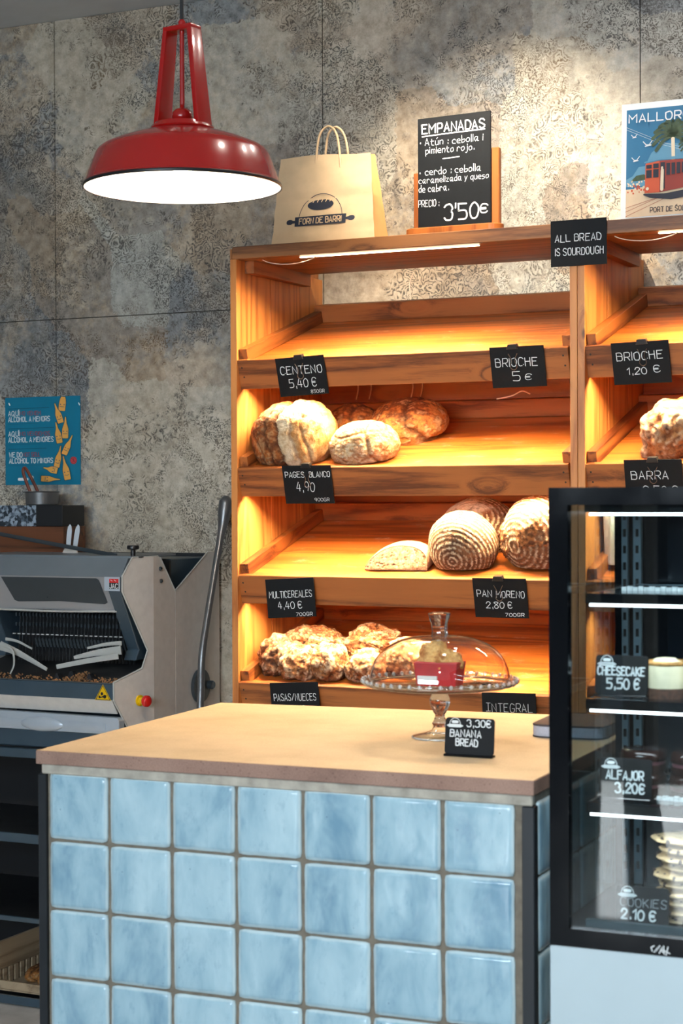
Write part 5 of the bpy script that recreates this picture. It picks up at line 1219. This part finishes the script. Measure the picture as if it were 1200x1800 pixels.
# ------------------------------------------------------------------ bread slicer
def slicer():
    XR, XL = -2.692, -3.30; Yc = 4.452; tn = math.tan(radians(12))
    org = Vector((-3.0, 4.58, 0.748))
    t_ = thing('bread_slicer', 'beige and blue grey bread slicing machine left of the shelf', 'slicer', org)
    def SX(y): return XR - max(0, Yc - y) * tn
    # right side cover: bent sheet, notch at the top (profile in y, z)
    front = [(4.368, 1.304), (4.327, 1.252), (4.327, 1.209), (4.428, 1.035), (4.404, 0.985), (4.291, 0.954), (4.291, 0.903), (4.346, 0.820), (4.346, 0.752)]
    def sheet(name, polys, dx, mat):
        mb = MB(org)
        for poly in polys:
            o_ = [mb.av((SX(y) + dx, y, z)) for y, z in poly]; i_ = [mb.av((SX(y) + dx - 0.004, y, z)) for y, z in poly]
            mb.af(o_); mb.af(i_[::-1]); n = len(poly)
            for k in range(n): mb.af([o_[k], i_[k], i_[(k + 1) % n], o_[(k + 1) % n]])
        return part(name, mb, mat, t_, bevel=0.0)
    rim_front = front
    pa = [(Yc, 1.304)] + rim_front + [(Yc, 0.752)]
    pb = [(Yc, 1.304), (Yc, 0.752), (4.575, 0.752), (4.575, 1.200), (4.500, 1.306)]
    pb = [(Yc, 0.752), (4.574, 0.752), (4.574, 1.200), (4.4905, 1.300), (4.478, 1.3045), (Yc, 1.304)]
    pc = [(4.576, 0.752), (4.842, 0.752), (4.842, 1.308), (4.771, 1.308), (4.576, 1.200)]
    sheet('side_cover', [pa, pb], 0.0, M['beige']); sheet('rear_side_cover', [pc], 0.0, M['beige'])
    sheet('left_side_cover', [pa, pb, pc], XL - XR, M['beige'])
    # pale edge trim following the front outline
    mb = MB(org)
    ed = [(y - 0.0, z) for y, z in [(4.478, 1.3045)] + rim_front]
    mb.tube([(SX(y) - 0.001, y, z) for y, z in ed], 0.0028, 6); part('cover_edge', mb, M['plastic'], t_, smooth=30)
    mb = MB(org); mb.tube([(XR, 4.4905, 1.300), (XR, 4.574, 1.200), (XR, 4.771, 1.308)], 0.0025, 6); part('notch_edge', mb, M['plastic'], t_, smooth=30)
    def slabX(name, pts, x0, x1, mat, th=0.004, bev=0.0, parent=None, lab=None):
        """sheet through a (y, z) polyline, extruded in x, thickness inwards"""
        mb = MB(org)
        for (ya, za), (yb, zb) in zip(pts, pts[1:]):
            d = Vector((yb - ya, zb - za)).normalized(); n_ = Vector((-d.y, d.x)) * th
            if n_.x < 0: n_ = -n_
            mb.hexa([(x0, ya, za), (x1, ya, za), (x1, ya + n_.x, za + n_.y), (x0, ya + n_.x, za + n_.y), (x0, yb, zb), (x1, yb, zb), (x1, yb + n_.x, zb + n_.y), (x0, yb + n_.x, zb + n_.y)])
        return part(name, mb, mat, parent or t_, bevel=bev, label=lab)
    XI = XR - 0.012
    # hood
    slabX('hood', [(4.368, 1.302), (4.328, 1.250)], XL + 0.01, XI - 0.020, M['hood'], 0.006)
    slabX('hood_top', [(4.62, 1.302), (4.369, 1.302)], XL + 0.01, XI - 0.012, M['hood'], -0.006)
    # silver cover below, curved lower edge, with dark label
    c0, c1 = (4.329, 1.249), (4.362, 1.150)
    cv = slabX('hood_cover', [c0, c1], XL + 0.06, -2.764, M['cover'], 0.004)
    mb = MB(org); f = lambda x, tt: (x, c0[0] + (c1[0] - c0[0]) * tt - 0.0016, c0[1] + (c1[1] - c0[1]) * tt)
    x0, x1 = -3.105, -2.790
    poly = [f(x0 - 0.032, 0.04), f(x1 - 0.018, 0.04)] + [f(x1 - 0.010, 0.08), f(x1 - 0.030, 0.20), f(x1 - 0.006, 0.26)][0:1] + [f(x1 + 0.006, 0.74), f(x1 - 0.004, 0.80), f((x0 + x1) / 2, 0.74), f(x0 + 0.012, 0.78), f(x0, 0.74)]
    mb.poly(poly); part('dark_label', mb, M['label'], cv)
    part('cover_lower_edge', MB(org).tube([(XL + 0.06 + (XI - 0.055 - XL - 0.06) * k / 12, 4.361 - 0.003 * sin(pi * k / 12), 1.150 - 0.004 * sin(pi * k / 12)) for k in range(13)], 0.0034, 6), M['plastic'], cv)
    # pillars either side of the opening
    for xa, xb, lb in ((-2.765, -2.7245, 1), (-3.235, -3.180, 0)):
        pl = MB(org)
        pr_ = [(4.325, 1.250), (4.325, 1.209), (4.424, 1.036), (4.404, 1.006), (4.50, 1.006), (4.50, 1.25)]
        pl.prism(pr_, xa, xb, lambda a, b, t: (t, a, b)); part('pillar', pl, M['bluegrey'], t_, bevel=0.002)
    bk = part('badge', MB(org).box(-2.776, -2.7245, 4.3215, 4.3245, 1.210, 1.250), M['drawer'], t_, bevel=0.0006)
    mb = MB(org); mb.box(-2.758, -2.728, 4.3200, 4.3212, 1.2335, 1.2445); part('badge_red', mb, M['inkred'], bk)
    mb = MB(org); mb.box(-2.758, -2.728, 4.3200, 4.3212, 1.2165, 1.2335); part('badge_black', mb, M['ink'], bk)
    mb = MB(org); write(mb, 'JAC', -2.7560, 1.2185, 0.0120, 0.026, 0.0019, lambda a, b: (a, 4.3195, b), jit=0)
    for k in range(2): ribbon(mb, [(-2.7535 + 0.012 * k, 1.2415), (-2.7475 + 0.012 * k, 1.2385)], 0.0016, lambda a, b: (a, 4.3195, b))
    part('badge_lettering', mb, M['postwhite'], bk)
    # inner box of the opening
    part('inner_back', MB(org).box(XL + 0.02, XI, 4.56, 4.57, 0.90, 1.29), M['interior'], t_)
    part('inner_bed', MB(org).hexa([(XL + 0.02, 4.31, 0.935), (XI - 0.03, 4.31, 0.935), (XI - 0.01, 4.56, 0.985), (XL + 0.02, 4.56, 0.985), (XL + 0.02, 4.31, 0.943), (XI - 0.03, 4.31, 0.943), (XI - 0.01, 4.56, 0.993), (XL + 0.02, 4.56, 0.993)]), M['belt'], t_)
    # blades: rows of upright steel strips
    for k in range(34):
        x = -3.165 + k * 0.0122
        part('blade', MB(org).hexa([(x, 4.45, 0.99), (x + 0.0012, 4.45, 0.99), (x + 0.0012, 4.462, 0.99), (x, 4.462, 0.99), (x, 4.475, 1.25), (x + 0.0012, 4.475, 1.25), (x + 0.0012, 4.487, 1.25), (x, 4.487, 1.25)]), M['blade'], t_)
    for zz, yy in ((1.128, 4.445), (1.099, 4.445)):
        for k in range(34):
            x = -3.168 + k * 0.0122
            part('blade_guide', MB(org).box(x, x + 0.0055, yy - 0.002, yy + 0.004, zz - 0.006, zz + 0.004), M['label'], t_)
    part('guide_bar', MB(org).box(-3.18, -2.765, 4.442, 4.448, 1.066, 1.072), M['interior'], t_)
    db = MB(org)
    for k in range(24): db.box(-3.175 + k * 0.0170, -3.175 + k * 0.0170 + 0.009, 4.4395, 4.4418, 1.068, 1.0705)
    part('guide_marks', db, M['whitepaper'], t_)
    for k in range(27):
        x = -3.09 + k * 0.0122
        part('lower_guide', MB(org).hexa([(x, 4.44, 1.032), (x + 0.007, 4.44, 1.032), (x + 0.007, 4.445, 1.032), (x, 4.445, 1.032), (x - 0.004, 4.435, 1.058), (x + 0.003, 4.435, 1.058), (x + 0.003, 4.440, 1.058), (x - 0.004, 4.440, 1.058)]), M['label'], t_)
    # pale plastic guide fingers
    def finger(pts, w0, w1, nm='guide_strip'):
        mb = MB(org); P_ = _cr3(pts, 4); n = len(P_)
        mb.tube(P_, [(0.0015, w0 + (w1 - w0) * k / (n - 1)) for k in range(n)], 8)
        part(nm, mb, M['plastic'], t_, smooth=30)
    finger([(-2.752, 4.375, 1.058), (-2.80, 4.37, 1.054), (-2.862, 4.365, 1.041)], 0.0065, 0.0035)
    finger([(-2.742, 4.355, 1.040), (-2.82, 4.35, 1.030), (-2.895, 4.345, 1.014)], 0.013, 0.005)
    finger([(-2.742, 4.340, 1.024), (-2.84, 4.335, 1.008), (-2.945, 4.33, 0.987)], 0.0085, 0.0065)
    finger([(-3.155, 4.375, 1.058), (-3.11, 4.37, 1.053), (-3.05, 4.36, 1.033)], 0.005, 0.003)
    finger([(-3.160, 4.355, 1.040), (-3.09, 4.35, 1.020), (-2.985, 4.34, 0.977)], 0.014, 0.005)
    finger([(-3.155, 4.345, 1.045), (-3.105, 4.335, 1.03), (-3.090, 4.325, 0.99), (-3.10, 4.32, 0.962)], 0.006, 0.003)
    # crumbs
    rg = random.Random(9); mb = MB(org)
    for k in range(420):
        x = -3.17 + rg.random() * 0.42 if k < 200 else rg.gauss(-2.87, 0.03); y = 4.315 + rg.random() * 0.05
        z = 0.944 + (y - 4.31) * 0.2 + (0.02 * rg.random() * exp(-((x + 2.87) / 0.03) ** 2) if k >= 200 else 0.002 * rg.random()); r = 0.0012 + rg.random() * 0.0022
        mb.tube([(x, y, z), (x + rg.uniform(-2, 2) * r, y, z + r * 1.5)], [r, r * 0.5], 4)
    o = part('crumbs', mb, M['crumbs'], t_); o['kind'] = 'stuff'
    for (x, s_) in ((-2.895, 1.0), (-2.835, 0.8), (-2.945, 0.7)):
        part('hold_down_foot', MB(org).hexa([(x - 0.016 * s_, 4.33, 0.948), (x + 0.016 * s_, 4.33, 0.948), (x + 0.016 * s_, 4.36, 0.952), (x - 0.016 * s_, 4.36, 0.952), (x - 0.008 * s_, 4.335, 0.948 + 0.028 * s_), (x + 0.000, 4.335, 0.948 + 0.028 * s_), (x + 0.000, 4.35, 0.948 + 0.028 * s_), (x - 0.008 * s_, 4.35, 0.948 + 0.028 * s_)]), M['interior'], t_)
    # front bars below the opening
    part('front_bar', MB(org).box(XL + 0.01, SX(4.291) - 0.006, 4.292, 4.312, 0.903, 0.949), M['bluegrey'], t_, bevel=0.0015)
    part('front_bar_lip', MB(org).box(XL + 0.01, SX(4.291) - 0.006, 4.290, 4.300, 0.9492, 0.9515), M['steel'], t_)
    mb = MB(org); mb.poly([(-2.790, 4.2912, 0.902), (-2.7355, 4.2912, 0.902), (-2.7628, 4.2912, 0.948)]); wt = part('warning_label', mb, M['yellow'], t_, label='yellow triangle warning label')
    mb = MB(org); g = lambda a, b: (a, 4.2908, b)
    ribbon(mb, [(-2.786, 0.904), (-2.7395, 0.904), (-2.7628, 0.944), (-2.786, 0.904)], 0.0018, g)
    for (cx, cz, r) in ((-2.766, 0.921, 0.0045), (-2.757, 0.913, 0.0055), (-2.774, 0.912, 0.0035)): ribbon(mb, [(cx - 0.0002, cz), (cx + 0.0002, cz)], r * 2, g)
    ribbon(mb, [(-2.775, 0.909), (-2.752, 0.916)], 0.003, g)
    part('warning_symbol', mb, M['ink'], wt)
    slabX('apron', [(4.291, 0.903), (4.318, 0.862)], XL + 0.01, -2.732, M['beige'], 0.004)
    mb = MB(org); mb.prism([(XL + 0.01, 0.858), (-2.724, 0.853), (-2.716, 0.845), (-2.716, 0.805), (XL + 0.01, 0.805)], 4.300, 4.330, lambda a, b, t: (a, t, b)); dr = part('crumb_drawer', mb, M['drawer'], t_, bevel=0.002)
    bm = bmesh.new(); bmesh.ops.create_icosphere(bm, subdivisions=4, radius=1.0)
    for v_ in bm.verts: v_.co = Vector((v_.co.x * 0.075, v_.co.y * 0.012, v_.co.z * 0.021)) + Vector((-2.975, 4.300, 0.824)) - org
    me = bpy.data.meshes.new('drawer_grip'); bm.to_mesh(me); bm.free()
    for p_ in me.polygons: p_.use_smooth = True
    part('drawer_grip', me, M['drawer'], dr)
    part('drawer_ridge', MB(org).tube([(XL + 0.02, 4.300, 0.822), (-2.76, 4.300, 0.826)], [(0.003, 0.012), (0.003, 0.012)], 10), M['drawer'], dr, smooth=40)
    part('lower_skirt', MB(org).box(XL + 0.01, -2.722, 4.315, 4.335, 0.755, 0.804), M['bluegrey'], t_, bevel=0.002)
    # emergency stop on the side cover
    by = 4.392; bx = SX(by); es = part('button_base', MB((0, 0, 0)).lathe([(0, 0), (0.016, 0), (0.016, 0.004), (0.0105, 0.006), (0.0105, 0.020), (0, 0.020)], n=28), M['yellow'], t_, smooth=35)
    es.location = (bx - org.x, by - org.y, 0.894 - org.z); es.rotation_euler = (0, radians(90), radians(-14))
    eb = part('stop_button', MB((0, 0, 0)).lathe([(0, 0.0201), (0.013, 0.0201), (0.0165, 0.025), (0.0165, 0.033), (0.012, 0.0385), (0, 0.040)], n=28), M['btnred'], es, smooth='all')
    # bolts
    for (y, z) in ((4.488, 1.268), (4.492, 1.232)):
        b_ = part('bolt', MB().lathe([(0, 0), (0.006, 0), (0.006, 0.004), (0.004, 0.006), (0, 0.006)], n=16), M['label'], t_, smooth=35); b_.location = (XR - org.x, y - org.y, z - org.z); b_.rotation_euler = (0, radians(90), 0)
    # lever with a round hub
    hub = part('lever_hub', MB().lathe([(0, 0), (0.052, 0), (0.054, 0.004), (0.050, 0.009), (0, 0.010)], n=40), M['label'], t_, smooth=35)
    hub.location = (XR + 0.001 - org.x, 4.715 - org.y, 0.905 - org.z); hub.rotation_euler = (0, radians(90), 0)
    pv = part('pivot_cap', MB().lathe([(0, 0.0101), (0.013, 0.0101), (0.013, 0.024), (0.010, 0.028), (0, 0.028)], n=24), M['bluegrey'], hub, smooth=35); pv.location = (0, 0.038, 0)
    xl = XR + 0.034
    pts = [(xl, 4.655, 0.800), (xl, 4.665, 0.90), (xl, 4.672, 1.00), (xl + 0.002, 4.705, 1.12), (xl + 0.004, 4.75, 1.26), (xl + 0.006, 4.782, 1.36), (xl + 0.007, 4.796, 1.400), (xl + 0.008, 4.803, 1.430), (xl + 0.009, 4.808, 1.462), (xl + 0.009, 4.811, 1.478)]
    rad = [0.011, 0.011, 0.011, 0.0105, 0.0105, 0.0115, 0.0165, 0.0215, 0.0205, 0.0080]
    P_ = _cr3(pts, 5); RR_ = []
    for i in range(len(P_)):
        t = i / 5; k = min(len(rad) - 2, int(t)); RR_.append(rad[k] + (rad[k + 1] - rad[k]) * (t - k))
    part('lever', MB(org).tube(P_, RR_, 16), M['lever'], t_, smooth='all')
    # rear hopper seen through the notch
    part('rear_housing', MB(org).box(XL + 0.02, XR - 0.03, 4.60, 4.835, 0.76, 1.292), M['bluegrey'], t_, bevel=0.003)
    part('rear_shelf_lip', MB(org).box(XL + 0.02, XR - 0.012, 4.820, 4.838, 1.280, 1.302), M['interior'], t_)
    part('under_pan', MB(org).box(XL + 0.01, XR - 0.01, 4.34, 4.84, 0.7495, 0.757), M['bluegrey'], t_)
    # knob and tension rod on top
    kx, ky = -2.728, 4.40
    part('top_knob', MB(org).lathe([(0, 1.304), (0.007, 1.304), (0.007, 1.324), (0.017, 1.327), (0.018, 1.333), (0.016, 1.338), (0, 1.338)], (kx, ky, 0), n=24), M['black'], t_, smooth=35)
    part('latch_plate', MB(org).hexa([(-2.80, 4.392, 1.303), (-2.70, 4.392, 1.303), (-2.70, 4.412, 1.303), (-2.80, 4.412, 1.303), (-2.80, 4.392, 1.306), (-2.70, 4.392, 1.306), (-2.70, 4.412, 1.306), (-2.80, 4.412, 1.306)]), M['black'], t_)
    part('tension_rod', MB(org).tube([(-3.32, 4.47, 1.378), (-3.0, 4.44, 1.334), (-2.83, 4.425, 1.311), (-2.79, 4.41, 1.3075)], [(0.002, 0.006)] * 4, 8), M['label'], t_, smooth=40)
    part('rear_guard', MB(org).hexa([(-3.075, 4.55, 1.302), (-3.015, 4.55, 1.302), (-3.015, 4.556, 1.302), (-3.075, 4.556, 1.302), (-3.062, 4.55, 1.324), (-3.026, 4.55, 1.324), (-3.026, 4.556, 1.324), (-3.062, 4.556, 1.324)]), M['beige'], t_)
    # stand with shelves below
    s_ = thing('slicer_stand', 'dark metal shelf stand under the bread slicer', 'stand', (-3.0, 4.58, 0.0))
    so = s_.location
    part('top_rail', MB(so).box(-3.62, -2.70, 4.30, 4.33, 0.722, 0.7485), M['bluegrey'], s_, bevel=0.002)
    part('top_rail', MB(so).box(-3.62, -2.70, 4.81, 4.84, 0.722, 0.7485), M['bluegrey'], s_, bevel=0.002)
    part('back_panel', MB(so).box(-3.62, -2.73, 4.843, 4.850, 0.0, 0.75), M['interior'], s_)
    for x in (-3.62, -2.73):
        for y in (4.302, 4.811): part('leg', MB(so).box(x, x + 0.03, y, y + 0.03, 0.0, 0.7215), M['black'], s_, bevel=0.002)
    for z, h in ((0.476, 0.027), (0.246, 0.014), (0.004, 0.024)):
        part('shelf_rail', MB(so).box(-3.589, -2.731, 4.292, 4.302, z, z + h), M['bluegrey'], s_, bevel=0.0015)
        part('shelf', MB(so).box(-3.589, -2.731, 4.3025, 4.81, z, z + 0.004), M['interior'], s_)
slicer()

def crate():
    cx, cy, z = -2.97, 4.55, 0.0285
    t_ = thing('bread_crate', 'pale wooden crate with loaves on the lowest shelf under the slicer', 'crate', (cx, cy, z))
    w_, d_, h = 0.40, 0.44, 0.135
    for sg in (-1, 1):
        part('end_board', MB().box(sg * w_ / 2 - 0.005, sg * w_ / 2 + 0.005, -d_ / 2, d_ / 2, 0.052, h), M['cratewood'], t_, bevel=0.0015)
        for k in range(15): part('slat', MB().box(sg * w_ / 2 - 0.004, sg * w_ / 2 + 0.004, -d_ / 2 + 0.01 + 0.029 * k, -d_ / 2 + 0.029 + 0.029 * k, 0.0045, 0.0515), M['cratewood'], t_, bevel=0.001)
    part('front_board', MB().box(-w_ / 2 + 0.0055, w_ / 2 - 0.0055, -d_ / 2, -d_ / 2 + 0.008, 0.0045, 0.028), M['cratewood'], t_, bevel=0.001)
    part('back_board', MB().box(-w_ / 2 + 0.0055, w_ / 2 - 0.0055, d_ / 2 - 0.008, d_ / 2, 0.0045, h), M['cratewood'], t_, bevel=0.001)
    part('crate_floor', MB().box(-w_ / 2, w_ / 2, -d_ / 2, d_ / 2, 0.0, 0.004), M['cratewood'], t_)
    loaf('dark loaf lying in the pale crate, nearer the counter', (cx - 0.055, cy - 0.13, z + 0.0045), (0.045, 0.05, 0.034), 'boule', 31, group='loaves in the crate', sub=4)
    loaf('small brown loaf lying in the pale crate, at the left', (cx - 0.135, cy - 0.08, z + 0.0045), (0.036, 0.06, 0.028), 'boule', 33, group='loaves in the crate', sub=4)
crate()

# things standing on the slicer's rear top
def back_stuff():
    zt = 1.3025
    b = thing('wooden_box', 'dark wooden box standing on the slicer behind its hood', 'box', (-3.26, 4.70, 1.293))
    for (x0, x1, y0, y1, z0, z1) in ((-0.14, 0.107, -0.022, -0.010, 0.0, 0.092), (-0.14, 0.107, 0.090, 0.102, 0.0, 0.092), (-0.14, -0.128, -0.0095, 0.0895, 0, 0.092), (0.095, 0.107, -0.0095, 0.0895, 0, 0.092)):
        part('side_board', MB().box(x0, x1, y0, y1, z0, z1), M['oldwood'], b, bevel=0.001)
    part('base_board', MB().box(-0.127, 0.094, -0.0095, 0.0895, 0.0, 0.008), M['oldwood'], b)
    g = thing('granite_block', 'speckled blue granite block resting on the dark wooden box', 'block', (-3.26, 4.70, 1.3855))
    part('polished_face', MB().box(-0.14, 0.004, -0.022, 0.102, 0.0, 0.066), M['granite'], g, bevel=0.0015, label='speckled blue grey face')
    part('dark_end', MB().box(0.0045, 0.103, -0.022, 0.102, 0.0, 0.066), M['interior'], g, bevel=0.0015)
    m_ = thing('metal_bowl', 'small dark metal bowl standing on the granite block', 'bowl', (-3.268, 4.73, 1.452))
    part('bowl_body', MB().lathe([(0, 0), (0.048, 0.0), (0.051, 0.003), (0.054, 0.040), (0.057, 0.042), (0.055, 0.044), (0.051, 0.041), (0.047, 0.005), (0, 0.004)], n=40), M['lever'], m_, smooth=35)
    p = thing('wooden_brush', 'reddish wooden brush handle leaning in the metal bowl', 'brush', (-3.290, 4.725, 1.460))
    mb = MB(); loop = _cr([(0.022, 0.0), (0.012, 0.030), (-0.010, 0.070), (-0.036, 0.108), (-0.046, 0.102), (-0.040, 0.080), (-0.022, 0.040), (-0.004, 0.004), (0.022, 0.0)], 5)
    mb.tube([(a, 0, z) for a, z in loop], [(0.0045, 0.0055)] * len(loop), 8); part('handle_loop', mb, M['redwood'], p, smooth='all')
    for (x, rt, lb) in ((-3.122, 0.10, 'bread knife standing upright just right of the wooden box'), (-3.100, 0.22, 'second bread knife standing upright, leaning right')):
        k_ = thing('bread_knife', lb, 'knife', (x, 4.655, 1.293), (0, rt * 0.6, 0.5))
        bl = [(-0.007, 0.03), (0.007, 0.03), (0.0085, 0.080), (0.006, 0.096), (0.001, 0.101), (-0.005, 0.090), (-0.007, 0.07)]
        part('knife_blade', MB().prism(bl, -0.0008, 0.0008, lambda a, z, t: (a, t, z)), M['lever'], k_, bevel=0.0003)
        part('knife_handle', MB().box(-0.009, 0.009, -0.006, 0.006, 0.0, 0.0298), M['black'], k_, bevel=0.002)
M['redwood'] = wood('red_wood', (110, 52, 34), (70, 30, 20), 'Z', 0.0, 0.4)
back_stuff()
bpy.context.view_layer.update()
